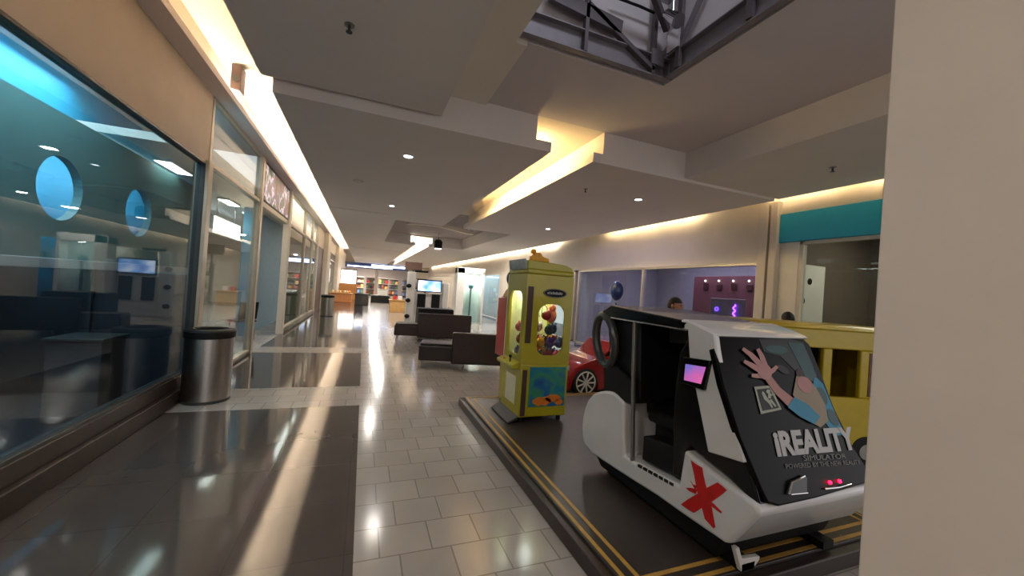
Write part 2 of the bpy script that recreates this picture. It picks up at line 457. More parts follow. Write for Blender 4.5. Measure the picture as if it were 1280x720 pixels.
struct('trim_9', B((-3.1, 1.0, 1.5), (-2.98, 9.3, 1.6)), 'ceil2', .005)
struct('wall_shop_back', B((-3.9, 1.0, 1.5), (-3.8, 9.3, 4.0)), 'cyan', smooth=False)
struct('wall_shop_back', B((-5.6, 1.0, 0), (-5.5, 9.3, 1.5)), mat('dark_slate', (54, 60, 68), .6), smooth=False)
struct('wall_shop_side', MB().box((-5.5, 6.12, 0), (-2.12, 6.22, 1.5)), mat('dark_slate2', (46, 48, 54), .6), smooth=False)
struct('ceiling', B((-5.6, 1.0, 3.98), (-2.12, 9.3, 4.1)), 'ceil2', smooth=False)
struct('ceiling', B((-5.6, 1.0, 1.5), (-3.9, 9.3, 1.6)), 'ceil2', smooth=False)
area('shop_lamp', (-3.4, 3.3, 3.9), .5, 10 * K, COOL, sy=1.5)
area('shop_lamp', (-3.45, 5.8, 3.9), .5, 30 * K, COOL, sy=2.2)
area('cyan_wall_fill', (-3.12, 5.6, 2.8), .08, 34 * K, COOL, rot=(0, math.pi / 2, 0), sy=6)  # added strip light, unseen behind the teal wall, evens out the cyan
area('shop_lamp', (-2.6, 4.0, 3.9), .4, 60 * K, COOL, sy=3)

# red round wall plate at the left edge
o = MB().cyl((-2.96, 3.55, 2.6), (-2.995, 3.55, 2.6), .3, n=40).build('wall_disc', 'red', bev=.006)
tag(o, 'red round wall disc behind the shop glass, left of the cyan round holes', 'wall decoration')
# low dark shelf units inside
for i, (y0, y1) in enumerate(((3.0, 5.6), (6.6, 8.6))):
    t = thing('shelf_unit', ('dark wide slatted shelf unit behind the big left shop window' if i == 0 else 'dark shelf unit deeper in the shop, behind the round steel bin'), 'shelf', (-5.2, (y0 + y1) / 2, 0), 'low shelves in the dark shop')
    B((-5.45, y0, 0), (-5.40, y1, 1.35)).build('back_panel', 'dgrey', t)
    for s in (y0, y1 - .04): B((-5.40, s, 0), (-4.95, s + .04, 1.35)).build('side_panel', 'dgrey', t)
    for k in range(5): B((-5.40, y0 + .04, .08 + k * .29), (-4.96, y1 - .04, .11 + k * .29)).build('shelf', mat('shelf_grey', (84, 92, 98), .5), t)
o = thing('wall_screen', 'small glowing blue sign in the dark shop below the teal wall', 'sign', (-3.0, 6.15, 1.22))
B((-3.03, 6.08, 1.20), (-3.0, 6.24, 1.44)).build('casing', 'blackm', o, .004)
put_text(MB(), '8', Vector((-2.999, 6.2, 1.24)), Vector((0, -.08, 0)), Vector((0, 0, .16)), Vector((1, 0, 0)), .004).build('lit_digit', mat('blue_glow', (90, 130, 255), .4, emit=5, ecol=(80, 130, 255), noise=0), o)
B((-3.03, 6.05, 0), (-3.0, 6.08, 1.5)).build('post', 'dgrey', o)
# pale panels standing inside
for i, (x, y, s, lab) in enumerate(((-3.3, 4.55, .5, 'pale grey display block inside the dark shop, beneath the first round hole'), (-2.6, 5.25, .42, 'slim dark display block just inside the glass, left of the round steel bin'))):
    t = thing('display_block', lab, 'display stand', (x, y, 0))
    B((x - s / 2, y - s / 2, 0), (x + s / 2, y + s / 2, .9 - .1 * i)).build('body', mat('block%d' % i, (110, 112, 120) if i == 0 else (48, 50, 58), .5), t, .01)
    B((x - s / 2 - .02, y - s / 2 - .02, .9 - .1 * i), (x + s / 2 + .02, y + s / 2 + .02, .93 - .1 * i)).build('top', 'dgrey', t, .005)
# blue patterned play rug
o = MB().box((-3.7, 2.7, 0), (-2.3, 4.2, .012)).build('play_rug', ramp_mat('rug_pattern', [(.2, (24, 36, 60)), (.5, (46, 70, 104)), (.7, (150, 176, 200)), (.8, (30, 40, 66))], 7, .7, kind='vor'))
tag(o, 'blue patterned rug on the shop floor behind the left window', 'rug')

# ---- interior of shop two
struct('wall_shop_two', MB().box((-7.5, 9.35, 0), (-7.4, 23.2, 3.2)).box((-7.5, 23.1, 0), (-2.12, 23.2, 3.2)), 'wallw', smooth=False)
struct('wall_shop_two', MB().box((-5.5, 9.3, 0), (-3.02, 9.4, 3.2)), mat('pale_blue_wall', (150, 172, 184), .6), smooth=False)
struct('wall_shop_two', MB().box((-2.85, 11.3, 0), (-2.7, 15.2, 3.2)), mat('pale_blue_wall2', (150, 172, 190), .6), smooth=False)
struct('trim_17', B((-2.87, 11.26, 0), (-2.68, 11.5, 3.2)), mat('blue_edge', (70, 140, 175), .5), smooth=False)
struct('transom_backing', B((-2.6, 12, 3.3), (-2.5, 19, 4.4)), 'wallw', smooth=False)  # added pale backing, lit to stand in for the transom's bright reflection
area('transom_fill', (-2.3, 15.5, 4.35), .2, 60 * K, NEUT, sy=6)  # added light without a fixture, brightens the backing behind the transom
struct('ceiling', B((-7.5, 6.3, 3.2), (-2.12, 23.2, 3.3)), 'wallw', smooth=False)
area('shop_two_lamp', (-4.2, 8, 3.15), .3, 40 * K, NEUT, sy=2); area('shop_two_lamp', (-3.6, 12, 3.15), .3, 55 * K, (.9, .95, 1), sy=3)
area('shop_two_lamp', (-3.8, 17, 3.15), .3, 70 * K, NEUT, sy=4)
for i, (x, y) in enumerate(((-2.9, 7.6), (-3.0, 10.6), (-3.0, 12.4), (-3.0, 15.5))):
    t = thing('shop_ceiling_light', ['white strip lamp in the left shop ceiling behind the first glazed screen', 'white strip lamp in the shop ceiling nearest the open entrance', 'white strip lamp in the shop ceiling beyond the open entrance', 'white strip lamp in the left shop ceiling behind the farther glazed screen'][i], 'ceiling light', (x, y, 3.2), 'strip lamps in the left shop')
    B((x - .12, y - .4, 3.15), (x + .12, y + .4, 3.199)).build('housing', 'whitem', t, .004)
    B((x - .1, y - .38, 3.14), (x + .1, y + .38, 3.149)).build('diffuser', mat('strip_glow', (255, 252, 240), .4, emit=6, noise=0), t)
# lit menu board
o = thing('light_box', 'bright white light box inside the left shop behind the glass', 'light box', (-3.1, 10.9, 2.4))
B((-3.14, 9.95, 2.38), (-3.08, 11.9, 2.78)).build('frame', 'whitem', o, .004); B((-3.08, 10.0, 2.41), (-3.07, 11.85, 2.75)).build('lit_panel', mat('box_glow', (255, 246, 222), .4, emit=3.2, noise=0), o)
for y in (10.3, 11.5): MB().cyl((-3.11, y, 2.78), (-3.11, y, 3.2), .01).build('hanger', 'steel', o)


def chair(loc, rz, label):
    t = thing('shop_chair', label, 'chair', loc, rz=rz, local=True)
    MB().box((-.22, -.22, .42), (.22, .22, .47)).build('seat', 'dgrey', t, .02)
    MB().prism([(-.24, .5), (-.2, .5), (-.26, .9), (-.3, .9)], 0, -.2, .2).build('backrest', 'blackm', t, .01)
    for x in (-.19, .19):
        for y in (-.19, .19): MB().cyl((x, y, 0), (x * .9, y * .9, .42), .014).build('leg', 'steel', t)
        MB().cyl((x, -.2, .44), (x, -.23, .55), .012).build('back_support', 'steel', t)
    return t
chair((-2.62, 10.75, 0), .7, 'dark chair standing inside the open shop entrance')
o = thing('reception_counter', 'pale low counter inside the left shop behind the farther glazed screen', 'counter', (-2.6, 16.8, 0))
B((-2.85, 15.6, 0), (-2.4, 18.0, .95)).build('body', mat('counter_olive', (150, 146, 112), .5), o, .01); B((-2.9, 15.55, .95), (-2.35, 18.05, 1.0)).build('worktop', 'whitem', o, .01)

# sign above the entrance
t = thing('photo_sign', 'dark photo collage sign above the open shop entrance on the left', 'sign', (-2.0, 10.3, 3.05))
B((-2.08, 8.97, 3.04), (-2.0, 11.74, 3.86)).build('sign_board', 'blackm', t, .005)
pm = MB().box((-2.0, 9.1, 3.09), (-1.99, 11.65, 3.8))
pm.build('photo_print', ramp_mat('photo_print', [(.34, (22, 14, 14)), (.43, (110, 66, 60)), (.5, (50, 70, 96)), (.56, (215, 205, 225)), (.6, (70, 84, 60)), (.68, (20, 14, 24))], 2.2, .4, 2, emit=.25), t, smooth=False)
struct('trim_10', B((-2.1, 8.96, 2.94), (-1.99, 11.75, 3.04)), 'mull', .005)

# cove lamps along the left ledge
def lamp_run(name, label, x, z, y0, y1, step, m, r=.02, group='cove lamp tubes', cat='lamp tube', gap=.1, sx=1):
    first = None; y = y0; k = 0
    while y < y1:
        L = min(step - gap, y1 - y)
        if first is None:
            first = thing(name, label, cat, (x, y, z), group, local=True)
            MB().cyl((0, .04, .03), (0, L - .04, .03), r).build('tube', m, first)
            MB().box((-.035, 0, -.001), (.035, L, .008)).box((-.03, 0, 0), (.03, .04, .06)).box((-.03, L - .04, 0), (.03, L, .06)).build('holder', 'whitem', first)
        else: dup(first, (x, y, z))
        y += step; k += 1
lamp_run('cove_tube', 'warm fluorescent tube lying on the left wall ledge above the shopfronts', -1.9, 3.952, 6.0, 38, 1.5, 'tube', group='tubes on the left ledge')
lamp_run('cove_tube_dim', 'dim warm tube on the left ledge above the nearest shop window', -1.9, 3.952, .2, 5.9, 1.5, 'tubed', group='dim tubes on the near left ledge')
lamp_run('slot_tube', 'warm tube on the left lip of the near ceiling slot', 1.93, 3.422, 4.7, 7.5, 1.3, mat('lamp_tube_slot', (255, 232, 190), .5, emit=90, ecol=(255, 218, 150), noise=0), group='tubes in the near ceiling slot')
lamp_run('slot_tube_far', 'bright tube in the farther ceiling slot', 1.93, 3.422, 17.7, 38, 1.5, 'tubew', group='tubes in the far ceiling slot')
lamp_run('right_cove_tube', 'warm tube in the right cove above the cream fascia', 6.0, 3.45, 5.9, 9.2, 1.1, mat('lamp_tube_r', (255, 240, 210), .5, emit=40, ecol=(255, 232, 190), noise=0), group='near tubes in the right cove')
lamp_run('right_cove_tube_far', 'bright tube in the far right cove', 6.0, 3.45, 12, 38, 1.5, 'tubew', group='far tubes in the right cove')
lamp_run('teal_cove_tube', 'warm tube above the teal fascia on the right', 6.1, 3.45, 1.0, 3.6, 1.2, mat('lamp_tube_t', (255, 240, 210), .5, emit=20, ecol=(255, 226, 176), noise=0), group='tubes above the teal fascia')

# wall speaker box hanging in the left cove
p = at(291, 84, 2, 4.36); q = at(302, 120, 2, 4.1)
t = thing('cove_speaker', 'small brown box hanging in the lit left cove', 'speaker', (-1.8, 6.35, 4.42))
MB().box((-1.86, 6.25, 4.05), (-1.74, 6.45, 4.4)).build('cabinet', 'brown', t, .01)
MB().box((-1.83, 6.3, 4.4), (-1.77, 6.4, 4.42)).build('bracket', 'dgrey', t)
MB().cyl((-1.80, 6.25, 4.2), (-1.80, 6.243, 4.2), .045).build('grille', 'dgrey', t)

# ---- right side
struct('wall_right', MB().box((6.3, 4.45, 2.38), (6.42, 41, 4.0)).box((6.3, -8, 3.14), (6.42, 4.45, 4.0)), 'wallw', smooth=False)
struct('trim_12', B((6.26, 1.0, 2.68), (6.42, 4.3, 3.14)), 'tealf', .006)
struct('trim_13', B((6.2, 4.3, 0), (6.42, 4.42, 3.36)), 'wallw', .01)
struct('trim_14', B((6.2, 4.46, 0), (6.42, 4.62, 3.36)), 'wallw', .01)
struct('trim_15', B((6.3, 4.0, 0), (6.42, 4.3, 2.68)), 'whitem', .01)
window(5, 6.36, .8, 4.0, .1, 2.68, fm='wallw', gm='glass', bw=.05)
window(6, 6.36, 4.62, 10.6, .1, 2.38, fm='mull', bars=(('v', 7.6),), bw=.05)
window(7, 6.36, 10.8, 16.4, .1, 2.38, fm='mull', bars=(('v', 13.6),), bw=.08)
struct('wall_right_shop', MB().box((6.42, 4.46, 0), (9.6, 4.5, 3.2)).box((6.42, 10.65, 0), (9.6, 10.75, 3.2)).box((9.5, 4.5, 0), (9.6, 10.65, 3.2)).box((9.5, 10.75, 0), (9.6, 16.4, 3.2)), mat('mauve_wall', (160, 150, 158), .7), smooth=False)
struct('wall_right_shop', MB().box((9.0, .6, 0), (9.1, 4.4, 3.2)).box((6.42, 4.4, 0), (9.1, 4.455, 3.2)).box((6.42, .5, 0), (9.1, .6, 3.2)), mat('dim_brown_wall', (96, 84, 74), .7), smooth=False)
struct('ceiling', B((6.42, .5, 3.2), (9.6, 41, 3.3)), 'ceil2', smooth=False)
area('right_shop_lamp', (8.0, 7.2, 3.1), 1, 50 * K, (.78, .7, 1), sy=4); area('right_shop_lamp', (8, 13, 3.1), 1, 50 * K, (.95, .9, 1), sy=3)
area('right_shop_lamp', (7.8, 2.6, 3.1), .6, 26 * K, WARM, sy=2)
area('right_cool_fill', (5.6, 8, 3.2), .4, 4 * K, (.6, .5, 1), sy=4)
# inside right shops
o = thing('neon_squiggle', 'purple neon squiggle glowing in the right shop', 'neon sign', (7.6, 6.2, 1.0))
B((7.62, 5.9, .0), (7.68, 6.75, 1.75)).build('backboard', mat('neon_board', (120, 100, 112), .5), o, .01)
MB().tube([(7.6, 6.1 + .03 * math.sin(i * 1.3), 1.28 + i * .025) for i in range(15)], .013).build('neon_tube', mat('neon', (130, 70, 255), .4, emit=7, ecol=(120, 50, 255), noise=0), o)
MB().tube([(7.6, 6.55 + .04 * math.cos(a * .8), 1.5 + .04 * math.sin(a * .8)) for a in range(8)], .013, closed=True).build('neon_ring', mat('neon2', (130, 70, 255), .4, emit=3, ecol=(90, 50, 255), noise=0), o)
o = thing('red_menu_panel', 'dark red sign panel with small lamps inside the right shop', 'sign', (8.6, 7.4, 0))
B((8.6, 5.4, 1.2), (8.66, 8.2, 2.35)).build('panel', mat('maroon', (100, 52, 58), .5), o, .01)
for k in range(2): B((8.6, 5.5 + 2.5 * k, 0), (8.66, 5.6 + 2.5 * k, 1.2)).build('post', 'dgrey', o)
for k in range(6):
    B((8.57, 5.6 + k * .42, 1.98), (8.6, 5.75 + k * .42, 2.14 + .03 * (k % 2))).build('lamp_cover', mat('maroon_dark', (60, 16, 20), .4), o, .01)
    MB().ball((8.58, 5.7 + k * .42, 2.22), .025, 10).build('bulb', mat('bulb_glow', (255, 240, 220), .4, emit=2.5, noise=0), o)
o = thing('wall_poster', 'pale panel with black round dots beside the right shop window', 'panel', (7.0, 4.3, 1))
B((6.5, 4.36, .3), (7.6, 4.39, 2.4)).build('board', 'whitem', o, .003)
for k, (x, z) in enumerate([(lambda p: (p.x, p.z))(at(a, b, 1, 4.36)) for a, b in ((995, 347), (994, 364), (1003, 376), (991, 379), (1005, 330), (1012, 352))]): MB().cyl((x, 4.36, z), (x, 4.352, z), .035 + .01 * (k % 3)).build('dot', 'blackm', o)
o = thing('back_counter', 'dim brown display counter inside the shop under the teal fascia', 'counter', (8.2, 2.6, 0))
B((8.0, 1.0, 0), (8.5, 4.0, 1.1)).build('body', mat('dim_counter', (70, 60, 52), .6), o, .01); B((7.95, .95, 1.1), (8.55, 4.05, 1.14)).build('worktop', 'grey', o, .01)
for k in range(7):
    o = MB().lathe([(.0, 0), (.05, 0), (.055, .1), (.03, .17), (.02, .24), (.022, .26)], (8.2 + .05 * (k % 2), 1.3 + k * .38, 1.14), 14).build('bottle', mat('bottle%d' % (k % 3), ((150, 150, 140), (90, 110, 100), (170, 120, 90))[k % 3], .2))
    tag(o, 'small %s bottle on the dim counter under the teal fascia' % ('grey', 'green', 'amber')[k % 3], 'bottle', 'bottles on the dim counter')
o = thing('track_light', 'thin white rail with small lamps behind the window under the teal fascia', 'track light', (7.6, 2.6, 2.6))
B((7.58, 1.1, 2.42), (7.62, 3.7, 2.45)).build('rail', 'whitem', o)
for k in range(3):
    MB().cyl((7.6, 1.5 + k * .9, 2.42), (7.56, 1.5 + k * .9, 2.32), .035, .045).build('lamp_head', 'whitem', o)
for y in (1.4, 3.4): MB().cyl((7.6, y, 2.45), (7.6, y, 3.2), .006).build('hanger', 'steel', o)

# farther right: white column, lit display windows, cyan window
struct('wall_right_far', MB().box((6.2, 16.4, 0), (6.42, 17.9, 2.38)).box((6.2, 21.0, 0), (6.42, 22.0, 2.38)).box((6.1, 26.5, 0), (6.42, 29.5, 2.6)).box((6.3, 29.5, 0), (6.42, 41, 2.4)), 'wallw', smooth=False)
window(8, 6.36, 17.9, 21.0, .1, 2.38, fm='whitem', bw=.14)
window(9, 6.36, 22.0, 26.5, .1, 2.38, fm='whitem', bw=.16)
struct('wall_right_shop', MB().box((7.4, 16.4, 0), (7.5, 21.5, 3.2)), mat('deep_cyan_wall', (16, 160, 215), .5), smooth=False)
struct('wall_right_shop', MB().box((7.4, 21.5, 0), (7.5, 30, 3.2)).box((6.42, 21.4, 0), (7.4, 21.5, 3.2)), 'wallw', smooth=False)
area('cyan_window_lamp', (6.9, 19.5, 3.1), .5, 60 * K, COOL, sy=3); area('display_lamp', (6.9, 24.2, 3.1), .5, 90 * K, NEUT, sy=3.5)
o = thing('hanging_rack', 'dark items hanging in the bright cyan window', 'rack', (6.9, 19.0, 0))
MB().cyl((6.9, 18.2, 0), (6.9, 18.2, 1.9), .015).cyl((6.9, 19.8, 0), (6.9, 19.8, 1.9), .015).cyl((6.9, 18.2, 1.9), (6.9, 19.8, 1.9), .015).build('frame', 'steel', o)
for k in range(6): MB().prism([(18.3 + k * .25, 1.85), (18.25 + k * .25, 1.3 - .1 * (k % 2)), (18.42 + k * .25, 1.3 - .1 * (k % 2)), (18.36 + k * .25, 1.85)], 0, 6.87, 6.93).build('garment', ('navy', 'blackm', 'teal')[k % 3], o, .01)
t = thing('dress_form', 'pale shop mannequin in the bright white display window', 'mannequin', (6.8, 24.2, 0))
MB().lathe([(.001, 1.52), (.06, 1.5), (.05, 1.45), (.18, 1.36), (.19, 1.2), (.13, 1.0), (.19, .8), (.17, .7)], (6.8, 24.2, 0), 20).build('torso', mat('pale_green_cloth', (190, 214, 204), .7), t)
MB().cyl((6.8, 24.2, .03), (6.8, 24.2, .75), .02).build('pole', 'steel', t); MB().cyl((6.8, 24.2, 0), (6.8, 24.2, .03), .2).build('base', 'steel', t)

# ---- far end
struct('wall_far', MB().box((-7.5, 41, 2.75), (10, 41.2, 4.5)).box((4.4, 41, 0), (10, 41.2, 2.75)), 'wallw', smooth=False)
struct('wall_far_shop', MB().box((-7.5, 50, 0), (10, 50.2, 3.5)), mat('dim_shop_wall', (150, 140, 134), .7), smooth=False)
struct('ceiling', B((-7.5, 41.2, 3.4), (10, 50, 3.5)), 'ceil2', smooth=False)
struct('floor', B((-7.5, 42, -.1), (10, 50, 0)), 'floorw', smooth=False)
area('far_shop_lamp', (0, 45, 3.3), 4, 420 * K, NEUT, sy=5)
t = thing('shop_header_sign', 'wide blue and white lit header over the far shop at the corridor end', 'sign', (1.5, 40.7, 2.75))
B((-2.0, 40.6, 2.78), (4.2, 40.98, 3.28)).build('fascia_box', mat('header_blue', (60, 74, 110), .5), t, .01)
B((-1.6, 40.55, 2.86), (2.6, 40.6, 2.96)).build('lit_strip', mat('header_glow', (210, 225, 255), .4, emit=3, noise=0), t)
B((.6, 40.54, 3.02), (4.0, 40.6, 3.18)).build('lit_strip', 'header_glow' if 'header_glow' in M else MC['header_glow'], t)
t = thing('far_display', 'tall white lit display with bright panel at the far left shop', 'display', (-1.1, 33, 0))
B((-1.8, 33, 0), (-.5, 33.3, 1.2)).build('base', mat('amber_goods', (200, 140, 80), .6), t, .02)
B((-1.7, 33.1, 1.25), (-.6, 33.2, 2.3)).build('lit_panel', mat('far_glow', (255, 246, 236), .4, emit=1.6, noise=0), t, .01)
B((-1.75, 33.2, 1.2), (-.55, 33.26, 2.4)).build('frame', 'dgrey', t, .01)
def far_stall(x, y, wd, h, label, m, topm, n):
    t = thing('market_stall', label, 'stall', (x, y, 0))
    B((x - wd / 2, y - .35, 0), (x + wd / 2, y + .35, h)).build('cabinet', m, t, .02)
    B((x - wd / 2 - .04, y - .39, h), (x + wd / 2 + .04, y + .39, h + .05)).build('counter_top', topm, t, .01)
    return t
far_stall(-1.35, 28.5, 1.3, .6, 'orange-brown low stall with heaped goods at the far left', mat('stall_orange', (186, 120, 70), .6), 'tan2', 5)
for k in range(8):
    o = MB().ball((-1.9 + .15 * k, 28.45 + .1 * (k % 2), .65 + .075), (.07, .07, .075), 12).build('parcel', mat('parcel%d' % (k % 3), ((235, 205, 150), (214, 140, 80), (240, 225, 200))[k % 3], .6)); tag(o, 'small %s rounded parcel heaped on the orange-brown far stall' % ('cream', 'orange', 'off-white')[k % 3], 'parcel', 'parcels on the far stall')
far_stall(1.75, 21.5, .8, .62, 'tan box counter standing beyond the lounge benches', 'tan2', 'tan2', 5)
for k in range(2):
    o = MB().box((1.5 + k * .28, 21.35, .67), (1.7 + k * .28, 21.6, .87)).build('gift_box', ('red', 'whitem')[k], bev=.01)
    tag(o, ('red box on the tan counter' if k == 0 else 'white box on the tan counter, right of the red one'), 'box')
t = far_stall(-.05, 26, .8, .68, 'dark square planter box standing in the middle of the far walkway', 'dgrey', 'blackm', 5)
t['category'] = 'planter'
far_stall(1.2, 30, 1.3, .5, 'low dark table stand far down the white walkway', 'blackm', 'dgrey', 3)
o = B((1.0, 29.9, .55), (1.7, 30.1, .95)).build('white_carton', 'whitem', bev=.02); tag(o, 'white carton on the far dark table stand', 'box')
random.seed(3)
rackcols = [(200, 60, 60), (240, 236, 228), (60, 60, 70), (220, 170, 100), (80, 110, 80), (110, 130, 180), (150, 80, 60)]
for k in range(9):
    x = -5.5 + k * 1.25; y = 43.2 + (k * 37 % 5) * .9
    t = thing('goods_stand', 'stand of mixed bright goods inside the far shop', 'goods stand', (x, y, 0), 'goods stands in the far shop')
    B((x - .5, y - .25, 0), (x + .5, y + .25, .12)).build('base', 'blackm', t); B((x - .5, y + .2, .12), (x + .5, y + .25, 2.0)).build('back_board', mat('stand_board', (120, 110, 104), .6), t)
    for z in (.7, 1.3, 1.9): B((x - .5, y - .25, z), (x + .5, y + .2, z + .03)).build('shelf', 'whitem', t)
    for z in (.15, .75, 1.35):
        for j in range(3):
            hh_ = random.uniform(.2, .45); a = x - .45 + j * .32; c_ = random.choice(rackcols)
            B((a, y - .2, z), (a + .26, y + .1, z + hh_)).build('goods', mat('goods_%d_%d_%d' % c_, c_, .6), t, .02)
for x in (-2.6, 1.0, 4.2):
    struct('trim_16', B((x, 41.0, 0), (x + .3, 41.3, 2.8)), 'wallw')
# slim dark post beyond
t = thing('banner_post', 'slim dark post beside the tan counter', 'post', (2.45, 21.3, 0))
MB().cyl((2.45, 21.3, .03), (2.45, 21.3, 2.4), .035).build('pole', 'dgrey', t); MB().cyl((2.45, 21.3, 0), (2.45, 21.3, .03), .18).build('base', 'dgrey', t)
B((2.0, 21.28, 2.3), (2.9, 21.32, 2.75)).build('banner', 'brown', t)
# plant shelf
t = thing('plant_stand', 'tall dark stand filled with green plants beyond the benches', 'plant stand', (2.85, 21.8, 0))
for x in (2.55, 3.2): B((x, 21.6, 0), (x + .04, 22.0, 1.9)).build('upright', 'brown', t)
for z in (.1, .7, 1.3, 1.86): B((2.55, 21.6, z), (3.24, 22.0, z + .03)).build('shelf', 'brown', t)
for z in (.13, .73, 1.33):
    m_ = MB()
    for k in range(26):
        a = random.uniform(2.62, 3.18); b_ = random.uniform(21.65, 21.95); h_ = random.uniform(.15, .42)
        m_.add([(a - .03, b_, z), (a + .03, b_, z), (a + random.uniform(-.08, .08), b_ - .05, z + h_), (a, b_ + .03, z)], [(0, 1, 2), (1, 3, 2), (3, 0, 2)])
    m_.build('foliage', 'green', t, smooth=False)

# ================================================================= OBJECTS
# ---- the big pillar at the right is part of the building
struct('wall_pillar', B((1.175, -.5, 0), (2.0, .56, 3.7)), 'pillar', .004)

# ---- dark platform with yellow stripes
PX0, PY0, PX1, PY1 = 1.3, 1.46, 3.62, 5.1
t = thing('ride_platform', 'low dark platform with double yellow border stripes under the rides', 'platform', (1.3, 3.3, 0))
MB().prism([(PX0, PY0), (PX1, PY0), (PX1, PY1), (PX0 + .03, PY1), (PX0, PY1 - .03)], 2, 0, .1).build('base', 'mattrim', t, .008)
MB().box((PX0 + .06, PY0 + .06, .1), (PX1 - .06, PY1 - .06, .12)).build('mat_surface', 'mat', t, .004)
def stripe(off, wd, z):
    m_ = MB(); a = PX0 + off; b = PY0 + off; c = PX1 - off; d = PY1 - off
    m_.box((a, b, z), (a + wd, d, z + .003)).box((a + wd, b, z), (c, b + wd, z + .003)).box((a + wd, d - wd, z), (c, d, z + .003)).box((c - wd, b + wd, z), (c, d - wd, z + .003))
    return m_
stripe(.075, .026, .1195).build('outer_stripe', 'stripe', t, smooth=False)
stripe(.155, .026, .1195).build('inner_stripe', 'stripe', t, smooth=False)
G = .1225


# ---- claw machine
def claw():
    x0, x1, y0, y1 = 1.70, 2.30, 3.95, 4.55
    t = thing('claw_machine', 'yellow claw machine full of plush toys standing on the dark platform', 'claw machine', (2.0, 4.25, G))
    Y = 'yellow'
    # lower cabinet
    MB().box((x0, y0, G + .06), (x1, y1, .78)).build('lower_cabinet', Y, t, .012)
    for a in (x0 + .06, x1 - .06):
        for b in (y0 + .06, y1 - .06): MB().cyl((a, b, G), (a, b, G + .06), .025).build('foot', 'blackm', t)
    # upper frame: front (camera side) and left side panels with rounded openings
    def framed(axis, v0, v1, a0, a1, z0, z1, oa0, oa1, oz0, oz1, r):
        m_ = MB(); n = 10; ring = []
        for cx, cz, st in ((oa1 - r, oz1 - r, 0), (oa0 + r, oz1 - r, 90), (oa0 + r, oz0 + r, 180), (oa1 - r, oz0 + r, 270)):
            for k in range(n + 1):
                th = math.radians(st + 90 * k / n); ring.append((cx + r * math.cos(th), cz + r * math.sin(th)))
        cx = (oa0 + oa1) / 2; cz = (oz0 + oz1) / 2; out = []
        N = len(ring)
        corner = {n // 2: (a1, z1), (n + 1) + n // 2: (a0, z1), 2 * (n + 1) + n // 2: (a0, z0), 3 * (n + 1) + n // 2: (a1, z0)}
        for k, (p_, q_) in enumerate(ring):
            if k in corner: out.append(corner[k]); continue
            side = (k + n // 2) // (n + 1) % 4
            kk = k % (n + 1); g = k // (n + 1)
            if kk < n // 2: s_ = (a1, None) if g == 0 else ((None, z1) if g == 1 else ((a0, None) if g == 2 else (None, z0)))
            else: s_ = (None, z1) if g == 0 else ((a0, None) if g == 1 else ((None, z0) if g == 2 else (a1, None)))
            out.append((s_[0] if s_[0] is not None else p_, s_[1] if s_[1] is not None else q_))
        def mk(p_, v): return (p_[0], v, p_[1]) if axis == 1 else (v, p_[0], p_[1])
        for v in (v0, v1):
            m_.add([mk(p_, v) for p_ in ring] + [mk(p_, v) for p_ in out], [(k, (k + 1) % N, (k + 1) % N + N, k + N) for k in range(N)])
        m_.add([mk(p_, v0) for p_ in ring] + [mk(p_, v1) for p_ in ring], [(k, (k + 1) % N, (k + 1) % N + N, k + N) for k in range(N)])
        m_.add([mk(p_, v0) for p_ in out] + [mk(p_, v1) for p_ in out], [(k, (k + 1) % N, (k + 1) % N + N, k + N) for k in range(N)])
        return m_
    framed(1, y0, y0 + .03, x0 + .0, x1, .78, 1.8, x0 + .17, x1 - .09, .88, 1.47, .12).build('front_panel', Y, t, smooth=False)
    framed(0, x0, x0 + .03, y0 + .03, y1 - .03, .78, 1.8, y0 + .1, y1 - .1, .86, 1.6, .1).build('side_panel', Y, t, smooth=False)
    framed(0, x1 - .03, x1, y0 + .03, y1 - .03, .78, 1.8, y0 + .1, y1 - .1, .86, 1.6, .1).build('side_panel', Y, t, smooth=False)
    MB().box((x0, y1 - .03, .78), (x1, y1, 1.8)).build('back_panel', mat('cream_panel', (220, 226, 170), .5), t)
    MB().box((x0 + .15, y0 + .031, .86), (x1 - .07, y0 + .036, 1.49)).build('front_window', 'bubble', t, smooth=False)
    MB().box((x0 + .031, y0 + .08, .84), (x0 + .036, y1 - .08, 1.62)).build('side_window', 'bubble', t, smooth=False)
    MB().box((x0 + .03, y0 + .03, .78), (x1 - .03, y1 - .03, .80)).build('prize_floor', 'whitem', t)
    MB().box((x0 + .0, y0 + .0, 1.8), (x1, y1, 1.86)).build('roof', Y, t, .02)
    # curved crown on top
    head = [(x0 + .0, 1.855), (x0 + .0, 1.955), (x0 + .3, 1.945), (x1 - .12, 1.93), (x1 - .04, 1.90), (x1, 1.855)]
    MB().prism(head, 1, y0, y0 + .08).build('header_board', Y, t, .008)
    crown = [(x0 + .03, 1.95), (x0 + .03, 2.0), (x0 + .07, 2.02), (x0 + .10, 2.05), (x0 + .15, 2.05), (x0 + .18, 2.01), (x0 + .26, 1.99), (x0 + .27, 1.945)]
    MB().prism(crown, 1, y0 + .01, y0 + .07).build('topper', 'orange', t, .01)
    MB().ball((x0 + .07, y0 + .04, 2.06), (.035, .03, .03), 14).build('topper_knob', 'orange', t)
    # logo oval
    m_ = MB(); cx, cz = x0 + .36, 1.60
    m_.prism([(cx + .15 * math.cos(a * math.pi / 16), cz + .052 * math.sin(a * math.pi / 16)) for a in range(32)], 1, y0 - .008, y0)
    lg = m_.build('logo_badge', 'blackm', t)
    m2 = MB(); m2.tube([(cx + .142 * math.cos(a * math.pi / 16), y0 - .009, cz + .047 * math.sin(a * math.pi / 16)) for a in range(32)], .004, 6, closed=True)
